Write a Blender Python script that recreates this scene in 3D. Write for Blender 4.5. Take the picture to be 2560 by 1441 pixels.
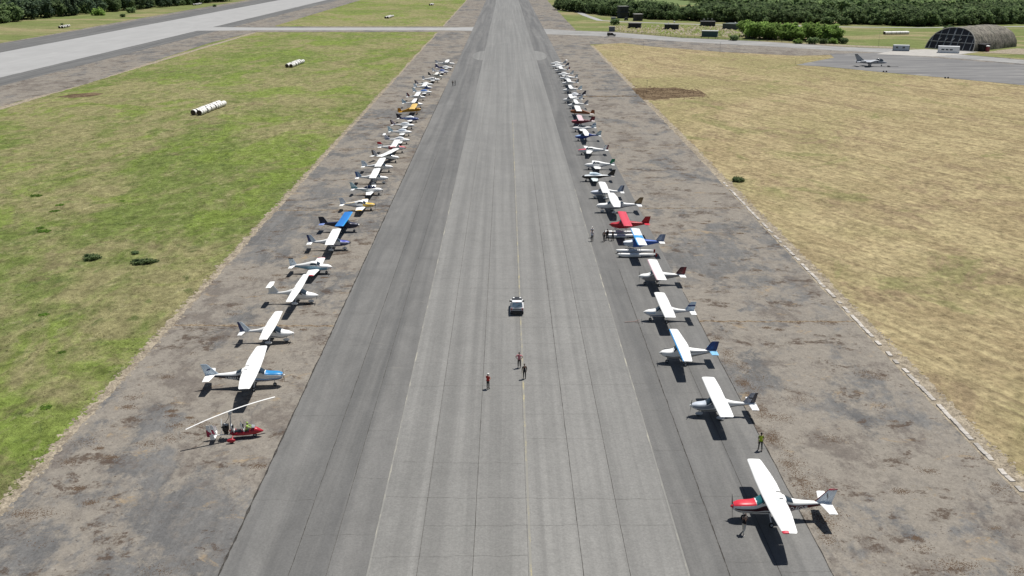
import bpy, bmesh, math, random
import numpy as np
from mathutils import Vector, Matrix, noise as mnoise
R = math.radians
rnd = random.Random(7)
scene = bpy.context.scene
for o in list(bpy.data.objects): bpy.data.objects.remove(o)
C = scene.collection

# ------------------------------------------------------------------ camera, sky, sun, exposure
cam_d = bpy.data.cameras.new("camera"); cam = bpy.data.objects.new("camera", cam_d); C.objects.link(cam)
cam.location = (0, 0, 42.0)
cam.rotation_euler = (R(90 - 19.0024), 0, R(-0.3386))
cam_d.sensor_width = 36.0; cam_d.lens = 36.0 * 2400 / 2560
cam_d.clip_start = 1.0; cam_d.clip_end = 8000
scene.camera = cam
SUN_EL, SUN_AZ = 68.0, 45.0           # azimuth measured from +Y towards +X
w = bpy.data.worlds.new("World"); scene.world = w; w.use_nodes = True
nt = w.node_tree
bg = nt.nodes['Background']
sky = nt.nodes.new('ShaderNodeTexSky'); sky.sky_type = 'NISHITA'; sky.sun_disc = False
sky.sun_elevation = R(SUN_EL); sky.sun_rotation = R(SUN_AZ); sky.air_density = 1.0; sky.dust_density = 0.6
nt.links.new(sky.outputs[0], bg.inputs[0]); bg.inputs[1].default_value = 0.05
sun_d = bpy.data.lights.new("sun", 'SUN'); sun = bpy.data.objects.new("sun", sun_d); C.objects.link(sun)
sun_d.energy = 5.0; sun_d.angle = R(0.5); sun_d.color = (1.0, 0.965, 0.91)
sd = Vector((-math.sin(R(SUN_AZ)) * math.cos(R(SUN_EL)), -math.cos(R(SUN_AZ)) * math.cos(R(SUN_EL)), -math.sin(R(SUN_EL))))
sun.rotation_euler = sd.to_track_quat('-Z', 'Y').to_euler()
sun.location = (0, 0, 200)
vs = scene.view_settings
vs.view_transform = 'Standard'; vs.look = 'None'; vs.exposure = 0.22; vs.gamma = 1.0; vs.use_curve_mapping = False
scene.render.resolution_x = 1024; scene.render.resolution_y = 576

# ------------------------------------------------------------------ helpers
def tag(o, label=None, cat=None, group=None, kind=None):
    if label: o['label'] = label
    if cat: o['category'] = cat
    if group: o['group'] = group
    if kind: o['kind'] = kind
    return o
def empty(name, loc=(0, 0, 0), rz=0.0):
    o = bpy.data.objects.new(name, None); C.objects.link(o)
    o.location = loc; o.rotation_euler = (0, 0, rz); o.empty_display_size = 0.3
    return o
class MB:
    """collects vertices and faces of one mesh"""
    def __init__(s): s.v = []; s.f = []; s.mi = []
    def add(s, v, f, mi=0):
        n = len(s.v); s.v += [tuple(p) for p in v]; s.f += [tuple(i + n for i in q) for q in f]; s.mi += [mi] * len(f); return s
    def box(s, x0, x1, y0, y1, z0, z1, mi=0, tx=0.0, ty=0.0):
        v = [(x0, y0, z0), (x1, y0, z0), (x1, y1, z0), (x0, y1, z0), (x0 + tx, y0 + ty, z1), (x1 - tx, y0 + ty, z1), (x1 - tx, y1 - ty, z1), (x0 + tx, y1 - ty, z1)]
        return s.add(v, [(3, 2, 1, 0), (4, 5, 6, 7), (0, 1, 5, 4), (1, 2, 6, 5), (2, 3, 7, 6), (3, 0, 4, 7)], mi)
    def tube(s, a, b, r0, r1=None, n=8, mi=0):
        a = Vector(a); b = Vector(b); d = (b - a).normalized(); r1 = r0 if r1 is None else r1
        u = d.orthogonal().normalized(); q = d.cross(u)
        v = [a + (u * math.cos(t) + q * math.sin(t)) * r0 for t in [2 * math.pi * i / n for i in range(n)]]
        v += [b + (u * math.cos(t) + q * math.sin(t)) * r1 for t in [2 * math.pi * i / n for i in range(n)]]
        f = [(i, (i + 1) % n, n + (i + 1) % n, n + i) for i in range(n)] + [tuple(range(n))[::-1], tuple(range(n, 2 * n))]
        return s.add(v, f, mi)
    def lathe(s, c, axis, prof, n=14, mi=0):
        """prof: list of (distance along axis, radius)"""
        c = Vector(c); d = Vector(axis).normalized(); u = d.orthogonal().normalized(); q = d.cross(u)
        v = []; f = []
        for (t, r) in prof:
            for i in range(n):
                a = 2 * math.pi * i / n; v.append(c + d * t + (u * math.cos(a) + q * math.sin(a)) * max(r, 1e-4))
        for k in range(len(prof) - 1):
            for i in range(n): f.append((k * n + i, k * n + (i + 1) % n, (k + 1) * n + (i + 1) % n, (k + 1) * n + i))
        f.append(tuple(range(n))[::-1]); f.append(tuple(range((len(prof) - 1) * n, len(prof) * n)))
        return s.add(v, f, mi)
    def ellipsoid(s, c, r, n=12, m=8, mi=0, half=False):
        v = []; f = []
        lo = 0.0 if half else -math.pi / 2
        for j in range(m + 1):
            p = lo + (math.pi / 2 - lo) * j / m
            for i in range(n):
                a = 2 * math.pi * i / n
                v.append((c[0] + r[0] * max(math.cos(p), 1e-3) * math.cos(a), c[1] + r[1] * max(math.cos(p), 1e-3) * math.sin(a), c[2] + r[2] * math.sin(p)))
        for j in range(m):
            for i in range(n): f.append((j * n + i, j * n + (i + 1) % n, (j + 1) * n + (i + 1) % n, (j + 1) * n + i))
        f.append(tuple(range(n))[::-1]); f.append(tuple(range(m * n, (m + 1) * n)))
        return s.add(v, f, mi)
    def mesh(s, name, mats, smooth=True, ang=0.6):
        me = bpy.data.meshes.new(name); me.from_pydata(s.v, [], s.f)
        for m in (mats if isinstance(mats, (list, tuple)) else [mats]): me.materials.append(m)
        if any(s.mi): me.polygons.foreach_set('material_index', s.mi)
        bm = bmesh.new(); bm.from_mesh(me); bmesh.ops.recalc_face_normals(bm, faces=bm.faces)
        if smooth:
            for f in bm.faces: f.smooth = True
            for e in bm.edges:
                if len(e.link_faces) == 2 and e.calc_face_angle(0) > ang: e.smooth = False
        bm.to_mesh(me); bm.free()
        return me
    def build(s, name, mats, parent=None, smooth=True, ang=0.6):
        o = bpy.data.objects.new(name, s.mesh(name, mats, smooth, ang)); C.objects.link(o)
        if parent: o.parent = parent
        return o
def link_mesh(name, me, parent=None, loc=(0, 0, 0), rz=0.0):
    o = bpy.data.objects.new(name, me); C.objects.link(o); o.location = loc; o.rotation_euler = (0, 0, rz)
    if parent: o.parent = parent
    return o
def copy_tree(o, parent=None):
    c = o.copy(); C.objects.link(c)
    if parent: c.parent = parent
    for ch in o.children: copy_tree(ch, c)
    return c

# ------------------------------------------------------------------ materials
class NT:
    def __init__(s, name):
        s.m = bpy.data.materials.new(name); s.m.use_nodes = True; s.t = s.m.node_tree
        s.b = s.t.nodes['Principled BSDF']; s.out = s.t.nodes['Material Output']
        s.tc = s.t.nodes.new('ShaderNodeTexCoord')
    def n(s, k): return s.t.nodes.new(k)
    def l(s, a, b): s.t.links.new(a, b)
    def noise(s, scale=(1, 1, 1), detail=4.0, rough=0.55, off=0.0, dist=0.0, rot=0.0, coord='Object'):
        mp = s.n('ShaderNodeMapping'); s.l(s.tc.outputs[coord], mp.inputs[0])
        if not isinstance(scale, tuple): scale = (scale,) * 3
        mp.vector_type = 'TEXTURE' if rot else 'POINT'
        if rot:
            mp.inputs['Scale'].default_value = tuple(1 / q for q in scale); mp.inputs['Rotation'].default_value = (0, 0, rot); mp.inputs['Location'].default_value = (off, off * 1.7, 0)
        else:
            mp.inputs['Scale'].default_value = scale; mp.inputs['Location'].default_value = (off, off * 1.7, off * .3)
        t = s.n('ShaderNodeTexNoise'); s.l(mp.outputs[0], t.inputs['Vector'])
        t.inputs['Scale'].default_value = 1.0; t.inputs['Detail'].default_value = detail; t.inputs['Roughness'].default_value = rough; t.inputs['Distortion'].default_value = dist
        return t.outputs['Fac']
    def step(s, x, a, b):
        r = s.n('ShaderNodeMapRange'); r.interpolation_type = 'SMOOTHSTEP'; s.l(x, r.inputs[0])
        r.inputs[1].default_value = a; r.inputs[2].default_value = b; return r.outputs[0]
    def rng(s, x, a, b, c, d):
        r = s.n('ShaderNodeMapRange'); s.l(x, r.inputs[0])
        for i, q in enumerate((a, b, c, d)): r.inputs[i + 1].default_value = q
        return r.outputs[0]
    def mth(s, op, a, b):
        m = s.n('ShaderNodeMath'); m.operation = op
        for i, q in enumerate((a, b)):
            if isinstance(q, (int, float)): m.inputs[i].default_value = q
            else: s.l(q, m.inputs[i])
        return m.outputs[0]
    def mix(s, f, a, b, mode='MIX'):
        m = s.n('ShaderNodeMix'); m.data_type = 'RGBA'; m.blend_type = mode
        for i, q in ((0, f), (6, a), (7, b)):
            if isinstance(q, (int, float)): m.inputs[i].default_value = q
            elif isinstance(q, tuple): m.inputs[i].default_value = (*q[:3], 1)
            else: s.l(q, m.inputs[i])
        return m.outputs[2]
    def val(s, c, x):      # scale a colour by a number socket
        h = s.n('ShaderNodeHueSaturation'); h.inputs['Saturation'].default_value = 1.0
        if isinstance(c, tuple): h.inputs['Color'].default_value = (*c, 1)
        else: s.l(c, h.inputs['Color'])
        s.l(x, h.inputs['Value']); return h.outputs[0]
    def bump(s, hgt, strength=0.5, dist=0.1):
        b = s.n('ShaderNodeBump'); b.inputs['Strength'].default_value = strength; b.inputs['Distance'].default_value = dist
        s.l(hgt, b.inputs['Height']); s.l(b.outputs[0], s.b.inputs['Normal'])
    def done(s, col, rough=0.9, spec=0.2):
        if isinstance(col, tuple): s.b.inputs['Base Color'].default_value = (*col[:3], 1)
        else: s.l(col, s.b.inputs['Base Color'])
        if isinstance(rough, (int, float)): s.b.inputs['Roughness'].default_value = rough
        else: s.l(rough, s.b.inputs['Roughness'])
        s.b.inputs['Specular IOR Level'].default_value = spec
        return s.m
    def rand(s):
        o = s.n('ShaderNodeObjectInfo'); return o.outputs['Random']

_pc = {}
def paint(rgb, rough=0.32, name='paint', dirt=0.10):
    k = (tuple(round(c, 3) for c in rgb), rough, name)
    if k not in _pc:
        t = NT(name)
        f = t.noise(1.7, 5, .6); g = t.noise((9, 9, 9), 3, .6, 3.1)
        c = t.val(tuple(rgb), t.rng(t.mth('ADD', f, t.mth('MULTIPLY', g, .4)), .4, 1.0, 1.0 - dirt, 1.0))
        m = t.done(c, t.rng(f, .3, .7, rough, rough + .15), .5)
        _pc[k] = m
    return _pc[k]
def glassy(rgb=(.02, .03, .04), rough=.06, name='tinted_glazing'):
    k = (rgb, rough, name)
    if k not in _pc:
        t = NT(name); f = t.noise(2.2, 3)
        _pc[k] = t.done(t.val(rgb, t.rng(f, .3, .7, .85, 1.15)), rough, .8)
    return _pc[k]
WHITE = (.82, .82, .80)
RUBBER = paint((.02, .02, .02), .75, 'rubber'); METAL = paint((.42, .43, .44), .35, 'bare_metal'); BLACK = paint((.015, .015, .017), .4, 'black_paint')
GLASS = glassy()

def ground_mats():
    M = {}
    # green meadow
    t = NT('meadow_grass')
    big = t.noise((.022, .014, .02), 6, .62, 5.0, .6); mid = t.noise((.16, .09, .1), 7, .68, 1.0, .6); fine = t.noise((1.0, .8, 1.0), 6, .76); tiny = t.noise((4.5, 4.0, 4.5), 3, .75, 9)
    mix_ = t.mth('ADD', t.mth('MULTIPLY', big, .55), t.mth('MULTIPLY', mid, .45))
    c = t.mix(t.step(mix_, .42, .56), (.126, .160, .046), (.218, .202, .100))
    c = t.mix(t.mth('MULTIPLY', t.step(t.noise((.05, .03, .05), 7, .68, 27.0, .8), .50, .62), .8), c, (.146, .198, .042))
    c = t.mix(t.mth('MULTIPLY', t.step(t.noise((.55, .30, .5), 7, .76, 7.7, .5), .54, .66), .6), c, (.262, .245, .135))
    c = t.mix(t.mth('MULTIPLY', t.step(t.noise((.40, .22, .3), 6, .74, 17.7, .5), .55, .66), .65), c, (.082, .112, .036))
    c = t.mix(t.mth('MULTIPLY', t.step(t.noise((.08, .05, .3), 6, .68, 61, .7), .57, .66), .55), c, (.175, .145, .085))
    c = t.val(c, t.mth('MULTIPLY', t.rng(t.mth('ADD', t.mth('MULTIPLY', fine, .75), t.mth('MULTIPLY', tiny, .35)), .36, .72, .52, 1.48), t.rng(t.noise((.45, .25, .4), 7, .76, 33, .4), .36, .64, .70, 1.30)))
    t.bump(t.mth('ADD', fine, t.mth('MULTIPLY', tiny, .4)), 1.0, .45)
    M['green'] = t.done(c, 1.0, .05)
    # dry mown field
    t = NT('dry_mown_grass')
    big = t.noise((.014, .010, .02), 6, .62, 2.0, .8); row = t.noise((.035, .75, .1), 6, .74, 3.0, .7, R(-64)); fine = t.noise((1.0, .8, 1), 6, .76, 4); mid = t.noise((.12, .08, .1), 7, .70, 12, .7); rowb = t.noise((.012, .30, .1), 5, .70, 9.0, .6, R(-62))
    c = t.mix(t.step(t.mth('ADD', t.mth('MULTIPLY', row, .55), t.mth('MULTIPLY', mid, .45)), .41, .59), (.250, .200, .114), (.340, .284, .162))
    c = t.mix(t.mth('MULTIPLY', t.step(big, .46, .62), .7), c, (.225, .205, .098))
    c = t.mix(t.mth('MULTIPLY', t.step(t.noise((.10, .07, .1), 7, .70, 52, .7), .53, .63), .7), c, (.205, .155, .098))
    c = t.mix(t.mth('MULTIPLY', t.step(rowb, .54, .64), .45), c, (.155, .118, .074))
    c = t.mix(t.mth('MULTIPLY', t.step(t.noise((.06, .04, .1), 6, .7, 71.0, .8), .56, .66), .6), c, (.165, .172, .070))
    c = t.val(c, t.mth('MULTIPLY', t.rng(fine, .34, .68, .62, 1.36), t.rng(t.noise((.5, .28, .4), 7, .76, 43, .4), .36, .64, .80, 1.18)))
    t.bump(fine, .9, .3)
    M['dry'] = t.done(c, 1.0, .05)
    # rough yellow-green land around
    t = NT('rough_grassland')
    big = t.noise((.012, .03, .02), 5, .6, 2.0, .5); mid = t.noise((.08, .2, .1), 5, .62, 4); fine = t.noise(.9, 4, .7)
    c = t.mix(t.step(big, .42, .62), (.140, .165, .060), (.240, .210, .115))
    c = t.mix(t.mth('MULTIPLY', t.step(mid, .55, .7), .6), c, (.085, .135, .03))
    c = t.val(c, t.rng(t.noise((.1, .35, .3), 6, .74, 40, .5), .35, .65, .68, 1.25)); c = t.val(c, t.rng(fine, .3, .7, .72, 1.25)); M['rough'] = t.done(c, 1.0, .05)
    # straw verge
    t = NT('straw_verge')
    f = t.noise((.9, .9, .9), 5, .7); g = t.noise((5, 5, 5), 3, .7)
    c = t.mix(t.step(f, .4, .6), (.205, .175, .135), (.34, .295, .225)); c = t.val(c, t.rng(g, .3, .7, .65, 1.25)); t.bump(g, .8, .1)
    M['straw'] = t.done(c, 1.0, .05)
    # bare brown soil
    t = NT('bare_soil')
    f = t.noise((.25, .5, .3), 5, .65, 2, 1.0); g = t.noise((2.2, 2.2, 2), 5, .7)
    c = t.mix(t.step(f, .4, .62), (.085, .058, .036), (.20, .150, .095)); c = t.val(c, t.rng(g, .3, .7, .6, 1.3)); t.bump(g, 1.0, .3)
    M['soil'] = t.done(c, 1.0, .05)
    # worn outer asphalt with dirt and dead weeds
    t = NT('weathered_asphalt')
    a = t.noise((.17, .11, .1), 10, .76, 1.0, .2); b = t.noise((.21, .15, .1), 10, .78, 31.0, .25); d = t.noise((.18, .22, .1), 10, .78, 57.0, .25); L = t.noise((.035, .028, .1), 4, .6, 121, .3)
    f = t.noise((1.3, 1.1, 1.3), 6, .76); g = t.noise((7, 7, 7), 3, .75, 4); st = t.noise((.5, .06, .2), 6, .68, 11, .3)
    grey = t.mix(t.step(st, .35, .65), (.100, .099, .098), (.146, .143, .138))
    c = t.mix(t.mth('MULTIPLY', t.step(t.mth('ADD', t.mth('MULTIPLY', a, .6), t.mth('MULTIPLY', L, .4)), .440, .505), .92), grey, (.218, .196, .166))
    c = t.mix(t.mth('MULTIPLY', t.step(t.noise((.55, .42, .4), 8, .76, 91.0, .4), .50, .62), .55), c, (.156, .142, .126))
    c = t.mix(t.mth('MULTIPLY', t.step(t.mth('ADD', t.mth('MULTIPLY', b, .7), t.mth('MULTIPLY', L, .3)), .515, .59), .66), c, (.105, .090, .080))
    dm = t.mth('MULTIPLY', t.step(d, .545, .60), t.step(f, .36, .54))
    c = t.mix(t.mth('MULTIPLY', dm, .9), c, (.066, .047, .035))
    c = t.mix(t.mth('MULTIPLY', t.step(t.noise((.24, .36, .1), 9, .76, 81.0, .5), .585, .67), .75), c, (.255, .195, .125))
    c = t.mix(t.mth('MULTIPLY', t.step(t.noise((.8, .9, .1), 7, .76, 44.0, .4), .585, .68), .45), c, (.255, .238, .212))
    c = t.mix(t.mth('MULTIPLY', t.step(t.noise((2.6, 2.2, 1), 4, .7, 14.0, .4), .62, .69), .8), c, (.070, .056, .046))
    c = t.val(c, t.rng(t.mth('ADD', t.mth('MULTIPLY', f, .5), t.mth('MULTIPLY', g, .5)), .34, .66, .70, 1.26))
    t.bump(t.mth('ADD', g, f), .5, .05)
    M['worn'] = t.done(c, .92, .15)
    # dark shoulder asphalt
    t = NT('dark_asphalt')
    st = t.noise((.42, .010, .1), 5, .62, 3, .5); f = t.noise((.25, .12, .2), 7, .7, 6, .9); g = t.noise((6, 6, 6), 3, .8)
    c = t.mix(t.step(st, .34, .68), (.094, .093, .090), (.142, .139, .132))
    c = t.val(c, t.rng(f, .3, .7, .86, 1.14)); c = t.val(c, t.rng(g, .25, .75, .80, 1.20))
    c = t.mix(t.mth('MULTIPLY', t.step(t.noise((.3, .25, .3), 7, .74, 47, 1.0), .60, .72), .35), c, (.20, .19, .17))
    c = t.val(c, t.rng(t.rand(), 0, 1, .95, 1.05)); t.bump(g, .25, .02)
    M['dark'] = t.done(c, .68, .3)
    # pale runway strip
    t = NT('pale_asphalt')
    st = t.noise((.8, .008, .1), 5, .62, 13, .3); f = t.noise((.16, .10, .2), 7, .7, 16, .9); g = t.noise((5.5, 5.5, 5.5), 3, .8); g2 = t.noise((1.6, 1.6, 1), 5, .75, 5)
    c = t.mix(t.step(st, .32, .70), (.140, .137, .128), (.188, .184, .172))
    c = t.val(c, t.rng(f, .3, .7, .90, 1.08)); c = t.val(c, t.rng(g, .22, .78, .76, 1.24)); c = t.val(c, t.rng(g2, .3, .7, .91, 1.07))
    c = t.mix(t.mth('MULTIPLY', t.step(t.noise((.25, .12, .3), 6, .7, 77, 1.0), .60, .74), .35), c, (.165, .160, .150))
    c = t.val(c, t.rng(t.rand(), 0, 1, .965, 1.035)); t.bump(g, .25, .02)
    M['pale'] = t.done(c, .60, .42)
    t = NT('old_runway_asphalt')
    st = t.noise((.5, .006, .1), 4, .6, 23, .2); f = t.noise((.1, .05, .2), 6, .65, 16, .6)
    c = t.val(t.mix(st, (.27, .27, .268), (.33, .328, .322)), t.rng(f, .3, .7, .92, 1.06)); M['old'] = t.done(c, .9, .2)
    t = NT('taxiway_asphalt')
    f = t.noise((.05, .2, .2), 6, .65, 6, .5, R(10)); g = t.noise((.4, .4, .4), 4, .7)
    c = t.val(t.mix(t.step(f, .35, .65), (.205, .203, .198), (.285, .282, .272)), t.rng(g, .3, .7, .88, 1.12)); M['taxi'] = t.done(c, .9, .2)
    t = NT('jet_stand_asphalt')
    f = t.noise((.03, .3, .2), 6, .65, 6, .5, R(5)); g = t.noise((.06, .12, .4), 5, .7, 3)
    c = t.mix(t.step(f, .35, .65), (.125, .124, .126), (.19, .187, .182)); c = t.mix(t.mth('MULTIPLY', t.step(g, .58, .7), .6), c, (.29, .275, .25)); M['stand'] = t.done(c, .9, .2)
    t = NT('pale_concrete'); f = t.noise(.4, 5, .6); M['concrete'] = t.done(t.val((.36, .345, .32), t.rng(f, .3, .7, .86, 1.1)), .9, .2)
    t = NT('concrete_slab'); f = t.noise(1.7, 5, .65); c = t.val((.45, .42, .38), t.rng(f, .3, .7, .7, 1.12)); c = t.val(c, t.rng(t.rand(), 0, 1, .72, 1.1)); M['slab'] = t.done(c, .9, .2)
    t = NT('crack_filler'); f = t.noise(3, 3); M['crack'] = t.done(t.val((.118, .115, .108), t.rng(f, .3, .7, .7, 1.4)), .95, .1)
    t = NT('ragged_joint'); f = t.noise(2.5, 4); M['joint'] = t.done(t.val((.045, .042, .038), t.rng(f, .3, .7, .6, 1.6)), .95, .1)
    t = NT('weed_crack'); f = t.noise(2, 4, .7); M['weedcrack'] = t.done(t.mix(t.step(f, .4, .6), (.10, .07, .045), (.25, .205, .15)), 1, .05)
    t = NT('faded_yellow_line'); f = t.noise((1.5, .35, 1), 5, .7); g = t.noise(5, 3, .7, 2)
    c = t.mix(t.step(t.mth('ADD', t.mth('MULTIPLY', f, .7), t.mth('MULTIPLY', g, .3)), .48, .66), (.215, .208, .185), (.34, .30, .175)); M['yellow'] = t.done(c, .85, .2)
    t = NT('worn_edge_line'); f = t.noise((1.5, .25, 1), 5, .7); M['edge'] = t.done(t.mix(t.step(f, .48, .66), (.195, .192, .180), (.32, .305, .255)), .9, .2)
    t = NT('crop_field'); f = t.noise((.02, .1, .1), 4, .6); M['crop'] = t.done(t.mix(f, (.105, .150, .058), (.150, .185, .082)), 1, .05)
    t = NT('ploughed_field'); f = t.noise((.05, .2, .1), 4, .6); M['plough'] = t.done(t.mix(f, (.26, .19, .13), (.36, .28, .20)), 1, .05)
    return M
G = ground_mats()

def leaf_mat(name, dark, light, trans=.25):
    t = NT(name)
    f = t.noise(.45, 4, .6); g = t.noise(2.5, 2, .6, 5)
    c = t.mix(t.step(f, .38, .62), dark, light)
    c = t.val(c, t.rng(t.rand(), 0, 1, .72, 1.3)); c = t.val(c, t.rng(g, .3, .7, .75, 1.25))
    t.done(c, .75, .15)
    tr = t.n('ShaderNodeBsdfTranslucent'); t.l(c, tr.inputs[0]); mx = t.n('ShaderNodeMixShader'); mx.inputs[0].default_value = trans
    t.l(t.b.outputs[0], mx.inputs[1]); t.l(tr.outputs[0], mx.inputs[2]); t.l(mx.outputs[0], t.out.inputs[0])
    return t.m
LEAF = leaf_mat('forest_leaves', (.092, .142, .062), (.190, .255, .110), .5)
LEAFD = leaf_mat('dark_leaves', (.050, .084, .054), (.105, .150, .082), .36)
LEAFB = leaf_mat('bright_leaves', (.165, .255, .065), (.26, .38, .105), .65)
LEAFW = leaf_mat('weed_leaves', (.060, .120, .016), (.130, .215, .030), .35)
t = NT('bark'); BARK = t.done(t.mix(t.noise((3, 3, .6), 4), (.05, .038, .028), (.12, .095, .07)), .95, .1)
t = NT('dead_weeds'); DEAD = t.done(t.mix(t.noise(1.5, 4), (.055, .038, .028), (.13, .092, .062)), 1, .05)

# ------------------------------------------------------------------ ground, fields and pavements
def poly(name, pts, mat, z, jit=0.0, step=4.0, sc=.35, parent=None, kind='structure', closed=True):
    out = []
    n = len(pts)
    for i in range(n):
        a = Vector((*pts[i], 0)); b = Vector((*pts[(i + 1) % n], 0)); L = (b - a).length
        # no need to refine edges far away from everything
        k = 1 if (jit == 0 or L > 1500) else max(1, int(L / step))
        for j in range(k):
            p = a.lerp(b, j / k)
            if jit:
                q = mnoise.noise_vector(Vector((p.x * sc, p.y * sc, z * 37))) + .6 * mnoise.noise_vector(Vector((p.x * sc * 3.1, p.y * sc * 3.1, z * 91)))
                p = p + Vector((q.x, q.y, 0)) * jit
            out.append((p.x, p.y, z))
    me = bpy.data.meshes.new(name); me.from_pydata(out, [], [tuple(range(len(out)))]); me.materials.append(mat)
    if me.polygons[0].normal.z < 0: me.flip_normals()
    o = link_mesh(name, me, parent)
    if not parent: tag(o, kind=kind)
    return o
def band(name, x0, x1, y0, y1, mat, z, jit=0.0, parent=None, j0=True, j1=True):
    """a long strip along Y with finer rows near the camera"""
    ys = []; y = y0
    while y < y1:
        ys.append(y); y += .5 if (jit and y < 200) else (1.5 if jit and y < 420 else 12.0)
    ys.append(y1); v = []
    for y in ys:
        def J(s): return (mnoise.noise(Vector((s, y * .35, z * 31))) + .7 * mnoise.noise(Vector((s, y * 1.3, z * 17)))) * jit
        v.append((x0 + (J(1.3) if j0 else 0), y, z)); v.append((x1 + (J(7.7) if j1 else 0), y, z))
    f = [(2 * i, 2 * i + 1, 2 * i + 3, 2 * i + 2) for i in range(len(ys) - 1)]
    me = bpy.data.meshes.new(name); me.from_pydata(v, [], f); me.materials.append(mat)
    o = link_mesh(name, me, parent)
    if not parent: tag(o, kind='structure')
    return o
poly('ground', [(-5000, -600), (5000, -600), (5000, 7000), (-5000, 7000)], G['rough'], 0)
poly('crop_field', [(70, 960), (260, 900), (330, 1500), (60, 1700)], G['crop'], .02)
poly('ploughed_field', [(320, 800), (420, 780), (540, 1150), (400, 1180)], G['plough'], .02)
poly('green_meadow', [(-150, 30), (-40.6, 30), (-40.2, 590), (-149, 588), (-151, 430), (-147, 343), (-155, 296), (-160, 150)], G['green'], .012, .5, 3)
poly('green_meadow', [(-149, 641), (-39.6, 639), (-41.5, 1060), (-152, 1060)], G['green'], .012, .5, 6)
poly('dry_field', [(43, 30), (43.2, 300), (43.5, 497), (50, 508), (60, 511), (70.5, 494), (100, 463.5), (131, 443.5), (149, 446), (145.5, 434), (121, 406), (132, 396.5), (141.5, 382), (159, 363), (180, 337), (262, 232), (330, 120), (330, 30)], G['dry'], .014, .5, 3)
# verges
band('straw_verge', -41.15, -39.5, 30, 590, G['straw'], .020, .7, j1=False)
band('straw_verge', 41.5, 44.0, 30, 497, G['straw'], .020, .8, j0=False)
band('straw_verge', -41.2, -39.5, 640, 1060, G['straw'], .020, .6, j1=False)
band('straw_verge', -150.2, -147.5, 60, 588, G['straw'], .020, .7)
# second runway far to the left
poly('second_runway_margin', [(-152, 150), (-150.5, 300), (-147.5, 343), (-151, 430), (-154, 513), (-150, 585), (-148, 590), (-148, 640), (-150, 646), (-153, 1500), (-268, 1500), (-269, 880), (-266, 690), (-262, 560), (-262, 150)], G['worn'], .024, .6, 4)
band('second_runway_shoulder', -259.5, -174.5, 150, 1500, G['dark'], .034)
band('second_runway', -236.0, -187.0, 150, 1500, G['old'], .044, .25)
# cross taxiway
poly('cross_taxiway_margin', [(-175, 589), (-40, 591), (-10, 590), (-10, 638), (-40, 638), (-175, 640)], G['worn'], .030, .8, 4)
poly('cross_taxiway', [(-190, 601), (-150, 604), (-39, 604), (-22, 600), (-10, 588), (-10, 640), (-22, 631), (-39, 628), (-150, 628), (-190, 634)], G['old'], .055, .3, 4)
# apron under both rows of aircraft
band('apron', -40.3, 42.6, 30, 1400, G['worn'], .040, .35)
poly('taxiway_shoulder', [(20, 622), (41, 602), (63, 592), (96, 547), (134, 523), (169, 489), (188, 480), (225, 426), (330, 335), (320, 320), (215, 400), (170, 452), (131, 443), (100.6, 462.5), (71, 493), (61, 512), (43.3, 503), (36, 520), (20, 535)], G['worn'], .046, .6, 4)
poly('taxiway', [(12, 640), (25, 616), (41, 599), (63, 588), (96, 544), (134, 520), (169, 486), (188, 476), (225, 421), (330, 330), (322, 322), (218, 405), (180, 455), (158, 468), (128, 494), (92, 520), (60, 553), (38, 566), (24, 572), (12, 555)], G['taxi'], .056, .4, 4)
poly('jet_stand', [(119.6, 404), (145, 434), (149, 452), (172, 456), (215, 400), (320, 318), (262, 233), (180, 336.5), (158.7, 362.5), (141.5, 381.5), (131, 396)], G['stand'], .064, .4, 3)
poly('shelter_forecourt', [(184, 467.5), (203, 476), (222, 461), (208, 449), (191, 438.5), (170, 450.5)], G['concrete'], .072, .25, 2)
poly('sandy_verge', [(150, 508), (169, 491), (188, 481), (200, 478), (196, 488), (176, 497), (158, 511)], G['straw'], .050, .8, 2)
poly('sandy_verge', [(222, 457), (238, 448), (262, 458), (250, 480), (236, 470)], G['straw'], .050, .8, 2)
def path(name, pts, wd, mat, z):
    L = []; Rr = []
    for i, p in enumerate(pts):
        a = Vector(pts[max(0, i - 1)]); b = Vector(pts[min(len(pts) - 1, i + 1)]); d = (b - a).normalized(); n = Vector((-d.y, d.x)) * wd / 2
        q = Vector(p); L.append(tuple(q + n)); Rr.append(tuple(q - n))
    return poly(name, L + Rr[::-1], mat, z, .3, 4)
path('side_path', [(38, 856), (52, 840), (58, 826), (61, 760), (66, 700), (81, 685), (116, 664), (164, 641), (190, 640)], 5.0, G['old'], .034)
path('forest_road', [(180, 652), (215, 633), (261, 625), (332, 636), (430, 655)], 5.0, G['old'], .034)
poly('bare_earth', [(42.3, 330), (42, 315), (42.3, 302), (46, 300.5), (52, 305), (58, 308), (65, 310), (63.5, 318), (61, 326), (57, 331), (50, 331)], G['soil'], .026, 1.4, .8, .45)
poly('bare_earth', [(-143, 310), (-141, 316), (-135, 320), (-131, 318), (-132, 311), (-137, 307)], G['soil'], .026, .8, 1.0, .5)
poly('gravel_patch', [(72, 498), (84, 483), (96, 474), (104, 470), (96, 480), (82, 492)], G['concrete'], .028, 1.0, 1.5, .4)
poly('scrub_ground', [(66, 590), (96, 550), (134, 524), (137, 560), (160, 615), (150, 650), (110, 648), (84, 640), (72, 622)], G['rough'], .028, 2.0, 3, .12)

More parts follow.
